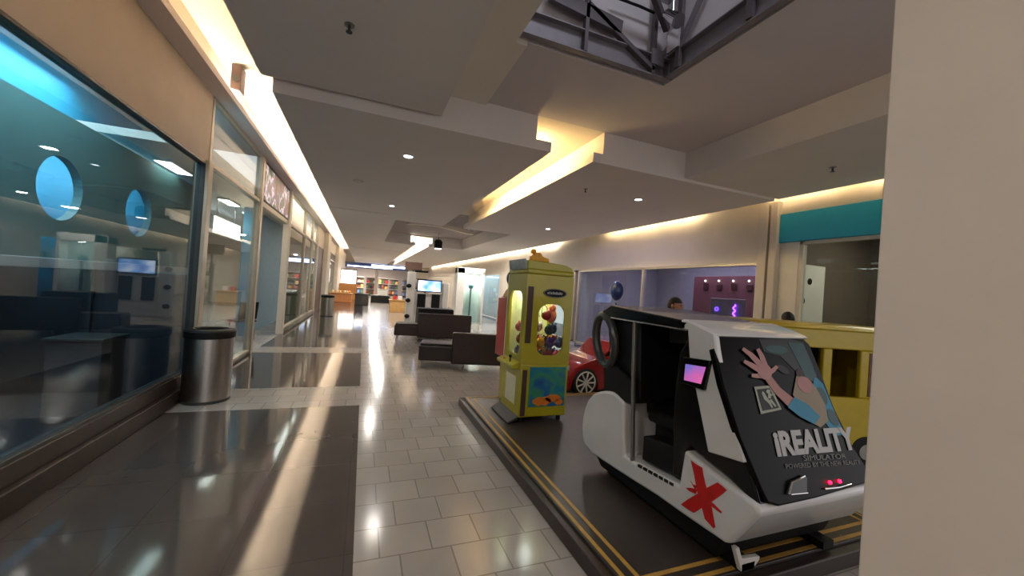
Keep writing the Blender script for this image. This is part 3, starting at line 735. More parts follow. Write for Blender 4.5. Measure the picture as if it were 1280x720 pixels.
    for k in range(9): m2.box((cx - .1 + k * .022, y0 - .011, cz - .014), (cx - .087 + k * .022, y0 - .008, cz + .016 * (1 if k % 2 else .6)))
    m2.build('badge_lettering', 'grey', lg)
    # dark post strips
    MB().box((x0 + .02, y0 - .006, 1.02), (x0 + .09, y0 + .0, 1.66)).build('coin_strip', 'brown', t, .004)
    MB().box((x0 + .02, y0 - .006, .2), (x0 + .08, y0 + .0, .72)).build('corner_strip', 'brown', t, .004)
    # picture on the lower cabinet
    pic = MB(); pic.box((x0 + .11, y0 - .006, .3), (x1 - .03, y0 + .0, .75))
    pic.build('picture_panel', ramp_mat('sea_picture', [(.25, (14, 84, 130)), (.42, (24, 120, 140)), (.5, (60, 140, 90)), (.6, (30, 100, 150)), (.75, (16, 60, 120))], 4.5, .4, 3), t, smooth=False)
    pp = MB()
    for (cx, cz, rx, rz) in ((x0 + .28, .36, .12, .05), (x0 + .42, .39, .1, .045), (x0 + .5, .345, .05, .035)):
        pp.prism([(cx + rx * math.cos(a * math.pi / 8), cz + rz * math.sin(a * math.pi / 8) * (1 + .2 * math.sin(3 * a))) for a in range(16)], 1, y0 - .009, y0 - .006)
    pp.build('orange_print', mat('orange_print', (214, 120, 34), .5), t)
    # delivery door, joystick and panel on the left (player) side
    MB().box((x0 - .012, y0 + .12, .3), (x0, y0 + .42, .62)).build('prize_door', mat('pale_panel', (222, 220, 180), .4), t, .01)
    MB().prism([(x0 - .1, .72), (x0, .72), (x0, .8), (x0 - .1, .76)], 1, y0 + .05, y1 - .05).build('control_ledge', Y, t, .008)
    MB().cyl((x0 - .06, y0 + .2, .76), (x0 - .06, y0 + .2, .83), .008).ball((x0 - .06, y0 + .2, .84), .02, 12).build('joystick', 'blackm', t)
    MB().cyl((x0 - .05, y0 + .4, .77), (x0 - .05, y0 + .4, .785), .02).build('button', 'red', t)
    MB().prism([(x0 - .12, .14), (x0, .2), (x0, .16), (x0 - .12, .125)], 1, y0 - .0, y1 - .02).build('kick_ramp', 'dgrey', t, .004)
    # frilled clear dome strip on the left top
    m_ = MB()
    for k in range(9): m_.cyl((x0 + .01, y0 + .06 + k * .06, 1.86), (x0 - .02, y0 + .06 + k * .06, 1.97), .028, .012, 8)
    m_.build('frill', mat('clear_frill', (170, 180, 180), .2, noise=.1), t)
    # claw carriage
    MB().box((x0 + .05, y0 + .25, 1.72), (x1 - .05, y0 + .31, 1.76)).build('gantry', 'steel', t)
    cw = MB().cyl((2.05, y0 + .28, 1.5), (2.05, y0 + .28, 1.72), .008).cyl((2.05, y0 + .28, 1.44), (2.05, y0 + .28, 1.5), .03)
    for a in range(3):
        an = a * 2.094; cw.tube([(2.05 + .03 * math.cos(an), y0 + .28 + .03 * math.sin(an), 1.45), (2.05 + .09 * math.cos(an), y0 + .28 + .09 * math.sin(an), 1.38), (2.05 + .03 * math.cos(an), y0 + .28 + .03 * math.sin(an), 1.3)], .006, 6)
    cw.build('claw', 'steel', t)
    MB().box((x0 + .1, y1 - .1, 1.74), (x1 - .1, y1 - .06, 1.78)).build('lamp', mat('claw_lamp', (240, 248, 255), .4, emit=14, noise=0), t)
    l = bpy.data.lights.new('claw_light', 'POINT'); l.energy = 5 * K; l.color = (.92, .96, 1); l.shadow_soft_size = .06
    lo = bpy.data.objects.new('claw_light', l); C.objects.link(lo); lo.location = (2.05, 4.3, 1.68)
    # plush toys: each one its own thing
    cn = ['crimson', 'pink', 'violet', 'charcoal', 'cream', 'blue', 'brick-red', 'orange']
    cols = [(196, 40, 60), (230, 100, 110), (90, 60, 130), (60, 70, 80), (214, 200, 190), (50, 60, 120), (150, 50, 50), (230, 160, 60)]
    k = 0
    for lay in range(3):
        for i in range(4):
            for j in range(3):
                cx = x0 + .12 + i * .125 + (lay % 2) * .02; cy = y0 + .11 + j * .15; cz = .80 + .062 + lay * .15
                if lay == 2 and (i + j) % 2: continue
                p_ = thing('plush_toy', 'small %s plush toy heaped in the yellow claw machine' % cn[k % 8], 'plush toy', (cx, cy, cz - .06), 'plush toys in the claw machine')
                c_ = mat('plush%d' % (k % 8), cols[k % 8], .9, noise=.15, nscale=30)
                MB().ball((cx, cy, cz), (.056, .056, .06), 12).build('body', c_, p_)
                MB().ball((cx, cy - .035, cz + .035), (.036, .034, .034), 10).build('head', c_, p_)
                for s in (-1, 1): MB().ball((cx + s * .025, cy - .035, cz + .068), .013, 8).build('ear', c_, p_)
                k += 1
    b = MB().ball((2.02, 4.05, 1.335), .058, 18).build('prize_ball', mat('prize_ball', (140, 24, 40), .4)); tag(b, 'dark red ball hanging in the claw machine window', 'ball')
    MB().cyl((2.02, 4.05, 1.39), (2.02, 4.05, 1.8), .003, n=6).build('string', 'blackm', b)
    b = MB().ball((2.12, 4.13, 1.33), (.07, .06, .09), 18).build('prize_toy', mat('pink_toy', (240, 130, 130), .7)); tag(b, 'pink prize toy leaning high in the claw machine window', 'plush toy')
    MB().ball((2.12, 4.10, 1.42), .045, 12).build('head', MC['pink_toy'], b)
claw()

# ---- red machine behind
t = thing('prize_cabinet', 'red-sided prize cabinet with orange cap behind the yellow claw machine', 'arcade machine', (2.0, 4.85, G))
MB().box((1.83, 4.66, G), (2.3, 5.0, .72)).build('base_cabinet', 'yellow', t, .01)
MB().box((1.74, 4.66, .72), (1.95, 5.0, 1.5)).build('side_panel', 'red', t, .012)
MB().box((1.95, 4.68, .72), (2.3, 4.98, 1.5)).build('window_case', 'dgrey', t, .01)
MB().prism([(1.78, 1.5), (2.28, 1.5), (2.2, 1.62), (1.84, 1.62)], 1, 4.68, 4.98).build('cap', 'orange', t, .02)
MB().cyl((1.95, 4.83, 1.62), (1.95, 4.83, 1.66), .02).build('stem', 'dgrey', t)
MB().cyl((1.9, 4.8, 1.76), (1.9, 4.86, 1.76), .12, n=28).build('disc', 'navy', t, .01)

# ---- virtual reality simulator
def pod():
    xl, xr = 1.93, 3.0
    t = thing('ride_simulator', 'white and black capsule simulator with a sloped poster front on the platform', 'simulator', (2.45, 2.1, G))
    P = lambda x, y, X_=1.93: (lambda v: (v.y, v.z))(at(x, y, 0, X_))
    # hull
    hull = [(.5 * 0 + 2.86, .83), P(752, 488), P(767, 490), P(779, 503), P(779, 540), P(780, 570), P(792, 577), P(848, 606), P(855, 562), P(880, 582), P(905, 601), (1.35, .60),
            (1.33, .56), (1.47, .33), (1.51, .30), P(865, 652), P(820, 620), P(776, 592), P(730, 561), P(726, 537), P(729, 512)]
    hull[0] = P(737, 494)
    for _ in range(2):                       # round off the tail
        k = len(hull); tail = [hull[i % k] for i in range(k - 5, k + 4)]; new = [tail[0]]
        for a_, b_ in zip(tail[:-1], tail[1:]): new += [(a_[0] * .75 + b_[0] * .25, a_[1] * .75 + b_[1] * .25), (a_[0] * .25 + b_[0] * .75, a_[1] * .25 + b_[1] * .75)]
        new.append(tail[-1]); hull = new + hull[4:k - 5]
        hull = hull[len(new) // 2:] + hull[:len(new) // 2]; n0 = 0; break
    def shell(pts, xs, name, m, bev, seg=3):
        m_ = MB(); m_.prism(pts, 0, xs[0], xs[1]); o = m_.build(name, m, t, bev, seg); return o
    h = shell(hull, (xl, xr), 'hull', 'white', .035, 4)
    # dark underbody and runners
    MB().prism([P(733, 560), P(776, 590), P(820, 617), P(900, 672), (1.6, .16), (2.75, .16), (2.92, .3)], 0, xl + .05, xr - .05).build('underbody', 'blackm', t, .01)
    for x in (xl + .18, xr - .18): B((x - .05, 1.5, G), (x + .05, 2.75, .17)).build('runner', 'blackm', t)
    m_ = MB(); a = at(935, 690, 1, 1.53)
    m_.prism([(2.00, .27), (2.03, .27), (2.06, .2), (2.2, .19), (2.2, .17), (2.15, G + .005), (2.06, G + .005)], 1, 1.50, 1.53)
    m_.build('foot_bracket', 'whitem', t, .004)
    # black front body under the poster
    body = [(1.355, .60), (1.345, .57), P(905, 597), P(857, 557), P(850, 600), P(836, 594), P(838, 500), P(845, 440), P(862, 412), (1.72, 1.42), (1.69, 1.42)]
    MB().prism(body, 0, xl + .025, xr - .08).build('front_body', 'black', t, .02, 3)
    # white side pillars and hood
    wp = [P(859, 401, 1.92), P(893, 417, 1.92), P(896, 440, 1.92), P(903, 475, 1.92), P(930, 579, 1.92), P(885, 565, 1.92), P(862, 450, 1.92)]
    MB().prism(wp, 0, 1.918, 1.96).build('side_pillar', 'white', t, .008)
    MB().prism([(p[0] + .02, p[1] - .03) for p in wp], 0, xr - .115, xr - .085).build('side_pillar', 'white', t, .008)
    hood = [(1.93, 1.485), (1.9, 1.495), (1.76, 1.465), (1.67, 1.435), (1.645, 1.42), (1.69, 1.405), (1.93, 1.43)]
    MB().prism(hood, 0, xl, 2.755).build('hood', 'white', t, .018, 3)
    # roof canopy
    roof = [P(752, 389), P(764, 381), P(800, 389), P(862, 402), (1.9, 1.43), P(858, 412), P(800, 403), P(762, 399)]
    roof[4] = (1.88, 1.45)
    MB().prism(roof, 0, xl + .0, xr - .02).build('roof', 'black', t, .02, 4)
    m_ = MB(); m_.tube([(xl - .002, *P(764, 397)), (xl - .002, *P(800, 403)), (xl - .002, *P(858, 413))], .006, 6); m_.build('roof_trim', 'chrome', t)
    # rear wall, seat, console
    MB().prism([P(752, 395), P(772, 396), P(793, 404), P(792, 500), P(779, 505), P(765, 490), P(756, 470)], 0, xl + .06, xr - .1).build('rear_wall', 'blackm', t, .01)
    rear = MB(); pts = []
    for k in range(28):
        a = 2 * math.pi * k / 28; cx, cy = 757, 425
        x_, y_ = cx + 11.5 * math.cos(a) + 2.5 * math.sin(a), cy + 31 * math.sin(a)
        p_ = P(x_, y_, 1.95); pts.append((1.95, *p_))
    rear.tube(pts, .036, 10, closed=True); rear.build('rear_loop', 'dgrey', t)
    MB().prism([P(752, 455), P(768, 458), P(790, 478), P(792, 505), P(779, 503), P(765, 490), P(752, 487)], 0, xl + .015, xl + .3).build('rear_fairing', 'blackm', t, .012)
    MB().prism([P(791, 403), P(794, 403), P(792, 470), P(791, 576), P(788, 576), P(789, 470)], 0, xl - .002, xl + .02).build('door_post', 'grey', t, .003)
    MB().prism([P(797, 404), P(836, 410), P(838, 440), P(826, 430), P(797, 428)], 0, xl + .3, xl + .36).build('speaker_mount', 'dgrey', t, .01)
    s1 = P(810, 419, 2.2)
    MB().cyl((xl + .27, s1[0], s1[1]), (xl + .3, s1[0], s1[1]), .07, n=24).build('speaker', 'blackm', t, .005)
    MB().prism([P(795, 575), P(836, 596), P(836, 560), P(797, 545)], 0, xl + .05, xr - .1).build('seat_base', 'blackm', t, .01)
    MB().box((xl + .15, 2.0, .68), (xr - .15, 2.35, .78)).build('seat_cushion', 'blackm', t, .03)
    MB().prism([(2.34, .7), (2.42, .7), (2.52, 1.35), (2.42, 1.35)], 0, xl + .2, xr - .2).build('seat_back', 'blackm', t, .03)
    MB().prism([(2.05, .5), (2.3, .5), (2.3, .68), (2.05, .68)], 0, xl + .2, xr - .2).build('seat_pedestal', 'blackm', t)
    # interior far wall so that the cabin is dark and closed on the far side
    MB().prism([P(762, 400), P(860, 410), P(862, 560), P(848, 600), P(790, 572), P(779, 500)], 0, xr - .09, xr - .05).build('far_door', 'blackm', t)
    # vents on the sill
    for k in range(7):
        x_ = 797 + k * 6.6; y_ = 580 + k * 3.6
        a_ = P(x_, y_); b_ = P(x_ + 5.0, y_ + 2.8)
        MB().prism([(a_[0], a_[1]), (b_[0], b_[1]), (b_[0] - .004, b_[1] - .018), (a_[0] - .004, a_[1] - .018)], 0, xl - .004, xl + .03).build('vent', 'blackm', t, .003)
    # screen on the side
    N = Vector((-1, 0, 0))
    sp = [at(855, 446, 0, 1.9), at(888, 451, 0, 1.9), at(880, 488, 0, 1.9), at(851, 478, 0, 1.9)]
    m_ = MB().prism([(v.y, v.z) for v in sp], 0, 1.895, 1.925); scn = m_.build('tablet', 'black', t, .004)
    q = [at(857, 455, 0, 1.893), at(882, 459, 0, 1.893), at(876, 480, 0, 1.893), at(855, 475, 0, 1.893)]
    MB().prism([(v.y, v.z) for v in q], 0, 1.892, 1.8955).build('display', ramp_mat('pink_screen', [(.3, (120, 110, 200)), (.5, (200, 100, 180)), (.7, (220, 110, 160))], 6, .3, 1, emit=.3), scn, smooth=False)
    # poster front
    p0 = Vector((2.0, 1.35, .60)); v = Vector((0, .35, .82)).normalized(); u = Vector((1, 0, 0)); n = u.cross(v).normalized()
    if n.y > 0: n = -n
    def pl(x, y, off=0.0): return onplane(x, y, p0 + n * .02, n) + n * off
    def poly(m_, pts, off, mi=0, th=.0015):
        k = len(pts); a = [pl(x, y, off) for x, y in pts]; b = [pl(x, y, off + th) for x, y in pts]
        # orientation: make the outer face look along n
        nn = (b[1] - b[0]).cross(b[2] - b[1])
        f = tuple(range(k, 2 * k)); sides = [(i, (i + 1) % k, (i + 1) % k + k, i + k) for i in range(k)]
        m_.add(a + b, [f, tuple(range(k))[::-1]] + sides, mi)
    # glossy black cover following the body's slope, rounded corners
    m_ = MB(); cover = [(893, 436), (896, 424), (904, 418), (950, 419), (985, 417), (1000, 419), (1012, 430), (1025, 462), (1045, 515), (1063, 552), (1086, 588), (1087, 603), (1020, 623), (975, 633), (960, 629), (951, 610), (925, 548), (903, 480)]
    poly(m_, cover, -.045, 0, .045); m_.build('front_cover', mat('satin_black', (9, 8, 8), .3, spec=.12, noise=.1), t, .01, 3)
    art = MB()
    def stroke(pts, wds, mi, off):
        Ls = []; Rs = []
        for i, (x, y) in enumerate(pts):
            a = pts[max(i - 1, 0)]; b = pts[min(i + 1, len(pts) - 1)]; dx, dy = b[0] - a[0], b[1] - a[1]; L = math.hypot(dx, dy) or 1
            w_ = wds[i] / 2; Ls.append((x - dy / L * w_, y + dx / L * w_)); Rs.append((x + dy / L * w_, y - dx / L * w_))
        poly(art, Ls + Rs[::-1], off, mi)
    def blob(cx, cy, rx, ry, mi, off, ph=0, k=14):
        poly(art, [(cx + rx * math.cos(2 * math.pi * a / k) * math.cos(ph) - ry * math.sin(2 * math.pi * a / k) * math.sin(ph),
                    cy + rx * math.cos(2 * math.pi * a / k) * math.sin(ph) + ry * math.sin(2 * math.pi * a / k) * math.cos(ph)) for a in range(k)], off, mi)
    cA = lambda x, y: (880 + x / 6, 410 + y / 6); cC = lambda x, y: (860 + x / 2.77, 400 + y / 2.77)
    # background: pale misty shapes and teal streaks
    poly(art, [(948, 424), (985, 423), (1003, 428), (1015, 455), (1022, 480), (1000, 470), (975, 445), (955, 440)], .001, 3)
    poly(art, [(984, 428), (1003, 430), (1020, 470), (1010, 480), (998, 455)], .003, 5)
    poly(art, [(1018, 470), (1028, 480), (1048, 528), (1056, 543), (1042, 545), (1026, 520), (1014, 490)], .002, 2)
    blob(1027, 495, 5, 12, 5, .004, -.4); blob(1040, 522, 5, 12, 5, .004, -.5); blob(970, 437, 14, 5, 5, .003, .1)
    blob(978, 462, 9, 4, 6, .003, .6); blob(1000, 470, 10, 5, 6, .004, 1.2)
    # head and shoulder of the figure, face blurred away
    poly(art, [cC(372, 195), cC(410, 200), cC(440, 235), cC(470, 290), cC(482, 350), cC(455, 372), cC(415, 350), cC(390, 300), cC(360, 260)], .005, 4)
    blob(*cC(400, 225), 12, 8, 1, .007, .9)
    # arm, sleeve, hand with five fingers
    stroke([cA(450, 350), cA(540, 470), cA(640, 560)], [8.5, 9.5, 12], 1, .009)
    stroke([cC(350, 285), cC(395, 315), cC(440, 348)], [15, 18, 12], 2, .011)
    stroke([cA(278, 158), cA(340, 205), cA(415, 285)], [4, 6, 7.5], 0, .011)
    stroke([cA(390, 160), cA(420, 215), cA(445, 290)], [4, 6, 7], 0, .011)
    stroke([cA(287, 252), cA(340, 280), cA(405, 320)], [4, 6, 7], 0, .011)
    stroke([cA(345, 358), cA(380, 362), cA(425, 360)], [4, 5.5, 7], 0, .011)
    stroke([cA(535, 290), cA(505, 320), cA(465, 345)], [4, 5.5, 7], 0, .011)
    blob(*cA(440, 330), 8.5, 10.5, 0, .0125, -.5)
    # framed badge with a little running figure
    fr = [cA(370, 442), cA(492, 432), cA(575, 612), cA(420, 646)]
    inn = [cA(388, 462), cA(482, 452), cA(553, 600), cA(430, 622)]
    poly(art, fr, .005, 7); poly(art, inn, .007, 8)
    stroke([cA(428, 486), cA(450, 530), cA(480, 560)], [3.0, 4.4, 3.4], 7, .009); blob(*cA(470, 478), 2.6, 2.6, 7, .009)
    stroke([cA(480, 490), cA(478, 530)], [3.2, 3.6], 7, .0092); stroke([cA(470, 545), cA(500, 600)], [3, 2], 7, .0094); stroke([cA(484, 540), cA(525, 590)], [3, 2], 7, .0096)
    stroke([cA(484, 505), cA(520, 500)], [2, 1.6], 7, .0098); stroke([cA(440, 500), cA(425, 480)], [2, 1.6], 7, .0099)
    pm_ = [mat('print_hand', (176, 128, 120), .5), mat('print_arm', (168, 118, 108), .5), mat('print_teal', (24, 122, 150), .5), mat('print_mist', (46, 50, 48), .5),
           mat('print_skin', (140, 124, 98), .5), mat('print_teal2', (48, 78, 80), .5), mat('print_dark', (40, 24, 22), .5), mat('print_pale', (160, 162, 142), .5), mat('print_black', (14, 14, 12), .5)]
    art.build('poster_print', pm_, t, smooth=False)
    # lettering
    tm = MB()
    def line(s, bl, br, tl, mi=0, bold=0, ext=.002):
        O = pl(*bl, .004); U = pl(*br, .004) - O; V = pl(*tl, .004) - O
        put_text(tm, s, O, U, V, n, ext, bold, mi)
    line('iREALITY', (971, 571), (1071, 562), (964, 539), 0, .045)
    line('SIMULATOR', (1004, 576), (1057, 573), (1002.5, 569.5), 1)
    line('POWERED BY THE NEW REALITY', (982, 586), (1075, 580), (980.5, 580), 1)
    tm.build('lettering', [mat('print_grey', (180, 178, 174), .5), mat('print_grey2', (112, 110, 104), .5)], t, smooth=False)
    # coin unit
    cu = MB(); poly(cu, [(983, 617), (988, 601), (1003, 595), (1006, 597), (1006, 616)], .0, 0, .012); cu.build('coin_unit', 'dgrey', t)
    ch = MB(); ch.tube([pl(983, 618, .012), pl(986, 603, .016), pl(1003, 595, .012)], .006, 8); ch.tube([pl(986, 618, .012), pl(1007, 616, .012)], .003, 6); ch.build('coin_unit_rim', 'chrome', t)
    cb_ = MB(); cb_.tube([pl(1029, 611, .008), pl(1045, 609, .012), pl(1063, 605, .006)], [.005, .006, .002], 8); cb_.build('coin_shelf', 'chrome', t)
    lm = mat('red_led', (255, 20, 40), .4, emit=7, ecol=(255, 10, 40), noise=0)
    for x_, y_ in ((1036, 603), (1048, 601.5)): MB().ball(pl(x_, y_, .006), .010, 10).build('indicator_light', lm, t)
    # red brush cross on the hull's side
    xm = MB(); cX = lambda x, y: (830 + x / 6, 550 + y / 6)
    def side(pts, off=0): xm.prism([(lambda v: (v.y, v.z))(at(*cX(x, y), 0, xl)) for x, y in pts], 0, xl - .003 - off, xl + .002)
    side([(203, 152), (240, 180), (288, 207), (298, 270), (312, 330), (335, 420), (358, 500), (372, 580), (386, 655), (372, 662), (345, 632), (308, 592), (292, 530), (270, 460), (250, 385), (228, 260)])
    side([(402, 318), (440, 345), (472, 376), (440, 405), (370, 455), (300, 500), (225, 546), (180, 520), (128, 482), (180, 445), (240, 410), (320, 360)], .001)
    side([(165, 358), (205, 358), (250, 370), (240, 405), (190, 382)], .0005); side([(200, 305), (215, 330), (250, 345), (235, 372)], .0007)
    side([(352, 462), (375, 480), (436, 540), (428, 548), (350, 490)], .0008)
    xm.build('red_cross_decal', 'redx', t, smooth=False)
    # the cabin narrows towards the top on its right-hand side
    for c in t.children:
        if c.name.split('.')[0] in ('front_cover', 'poster_print', 'lettering', 'coin_unit', 'coin_unit_rim', 'coin_shelf', 'indicator_light', 'hood'): continue
        org = Vector((2.45, 2.1, G))
        for v_ in c.data.vertices:
            X_ = v_.co.x + org.x; Z_ = v_.co.z + org.z
            if X_ > 2.6 and Z_ > .62: v_.co.x -= (Z_ - .62) * .24
pod()

# ---- blue glossy globe, no lamp, on a stand behind the pod's roof
t = thing('blue_globe', 'small glossy blue globe on a stand above the back of the simulator roof', 'globe', (4.75, 6.45, 0))
MB().lathe([(.001, 0), (.2, 0), (.18, .03), (.03, .06)], (4.75, 6.45, 0), 24).build('base', 'blackm', t)
MB().cyl((4.75, 6.45, .05), (4.75, 6.45, 1.5), .02).build('pole', 'dgrey', t)
MB().ball((4.75, 6.45, 1.74), (.13, .13, .2), 24).build('globe', 'blue', t)


# ---- red ride-on sports car
def car():
    t = thing('ride_on_car', 'glossy red children\'s sports car behind the simulator', 'ride-on car', (3.06, 5.22, 0)); t.scale = (1.13,) * 3
    x0 = 3.06; y0, y1 = 5.22, 5.9; Z = 0
    prof = [(0, .16), (0, .36), (.08, .46), (.34, .56), (.5, .6), (.72, .82), (.95, .84), (1.2, .7), (1.42, .62), (1.5, .52), (1.5, .2), (1.42, .14), (1.38, .14)]
    for a in range(9): th = math.pi * a / 8; prof.append((1.17 + .21 * math.cos(th), .2 + .21 * math.sin(th)))
    prof += [(.48, .14)]
    for a in range(9): th = math.pi * a / 8; prof.append((.27 + .21 * math.cos(th), .2 + .21 * math.sin(th)))
    prof += [(.05, .14)]
    pts = [(x0 + a, Z + b - .06) for a, b in prof]
    MB().prism(pts, 1, y0, y1).build('body', 'redcar', t, .03, 3)
    MB().prism([(x0 + a, Z + b - .06) for a, b in ((.56, .63), (.74, .79), (.93, .81), (1.12, .7))], 1, y0 - .004, y0 + .01).build('side_window', 'black', t)
    for wx in (.26, 1.17):
        for wy, s in ((y0 - .01, 1), (y1 + .01, -1)):
            c = (x0 + wx + .01, wy, Z + .2)
            wl = MB().cyl((c[0], wy, c[2]), (c[0], wy + s * .12, c[2]), .2, n=32).build('wheel', 'tire', t, .015)
            rim = MB()
            rim.tube([(c[0] + .15 * math.cos(a * math.pi / 12), wy - s * .006, c[2] + .15 * math.sin(a * math.pi / 12)) for a in range(24)], .01, 6, closed=True)
            for k in range(9):
                a = 2 * math.pi * k / 9; rim.tube([(c[0], wy - s * .008, c[2]), (c[0] + .145 * math.cos(a), wy - s * .008, c[2] + .145 * math.sin(a))], .012, 6)
            rim.cyl((c[0], wy - s * .014, c[2]), (c[0], wy, c[2]), .022); rim.build('rim', 'whitem', wl)
    MB().prism([(x0 - .012, .36), (x0 + .03, .43), (x0 + .03, .36)], 1, y0 + .05, y0 + .2).build('headlight', 'chrome', t)
    MB().box((x0 - .02, y0 + .03, .17), (x0 + .12, y1 - .03, .21)).build('bumper', 'blackm', t, .01)
    for y in (y0 + .2, y1 - .2): B((x0 + .3, y - .05, 0.001), (x0 + 1.2, y + .05, .2)).build('mount', 'blackm', t)
car()


# ---- yellow ride-on bus
def bus():
    rz = -.33
    t = thing('ride_on_bus', 'yellow children\'s ride bus with open dark windows between simulator and right shop', 'ride-on bus', (3.72, 2.86, 0), rz=rz, local=True)
    L, W = 1.75, .8
    # side wall facing the camera is y = 0; the bus stretches along +x, +y is away
    def wall(y, th, name):
        m_ = MB()
        m_.box((0, y, .14), (L, y + th, .72)); m_.box((0, y, 1.22), (L, y + th, 1.42))
        for a, b in ((0, .3), (.88, .98), (1.29, L)): m_.box((a, y, .72), (b, y + th, 1.22))
        return m_.build(name, 'yellowd', t, .012)
    wall(0, .05, 'side_wall'); wall(W - .05, .05, 'side_wall')
    MB().box((0, .05, .14), (.05, W - .05, 1.42)).build('end_wall', 'yellowd', t, .01); MB().box((L - .05, .05, .14), (L, W - .05, 1.42)).build('end_wall', 'yellowd', t, .01)
    MB().prism([(0 - .03, 1.42), (W + .03, 1.42), (W - .05, 1.47), (.05, 1.47)], 0, -.03, L + .03).build('roof', 'yellowd', t, .015)
    MB().box((.05, .05, .2), (L - .05, W - .05, .24)).build('floor_pan', 'blackm', t)
    MB().box((.3, .15, .24), (.62, W - .15, .55)).build('seat', 'brown', t, .03); MB().box((.1, .5, .24), (1.3, W - .07, .95)).build('inner_wall', 'yellowd', t, .02); MB().box((.1, .55, .95), (1.3, W - .07, 1.38)).build('interior_shade', 'blackm', t)  # black upper block puts the shade inside the bus into colour
    MB().box((1.38, -.006, .74), (1.68, .0, 1.2)).build('window_picture', mat('bus_picture', (96, 60, 44), .4, noise=.4, nscale=9), t, smooth=False)
    m_ = MB(); m_.add([(1.53, -.006, 1.26)] + [(1.53 + .1 * math.cos(math.pi * k / 8) , -.006, 1.26 + .12 * math.sin(math.pi * k / 8)) for k in range(9)], [(0, k + 1, k + 2) for k in range(8)])
    m_.tube([(1.53 + .105 * math.cos(math.pi * k / 8), -.008, 1.26 + .125 * math.sin(math.pi * k / 8)) for k in range(9)], .008, 6)
    m_.build('fan_emblem', 'brown', t, smooth=False)
    for x in (.35, 1.4):
        for y, s in ((-.01, 1), (W + .01, -1)):
            wl = MB().cyl((x, y, .16), (x, y + s * .08, .16), .16, n=28).build('wheel', 'tire', t, .01)
            MB().cyl((x, y - s * .006, .16), (x, y, .16), .08, n=20).build('hub', 'grey', wl)
bus()


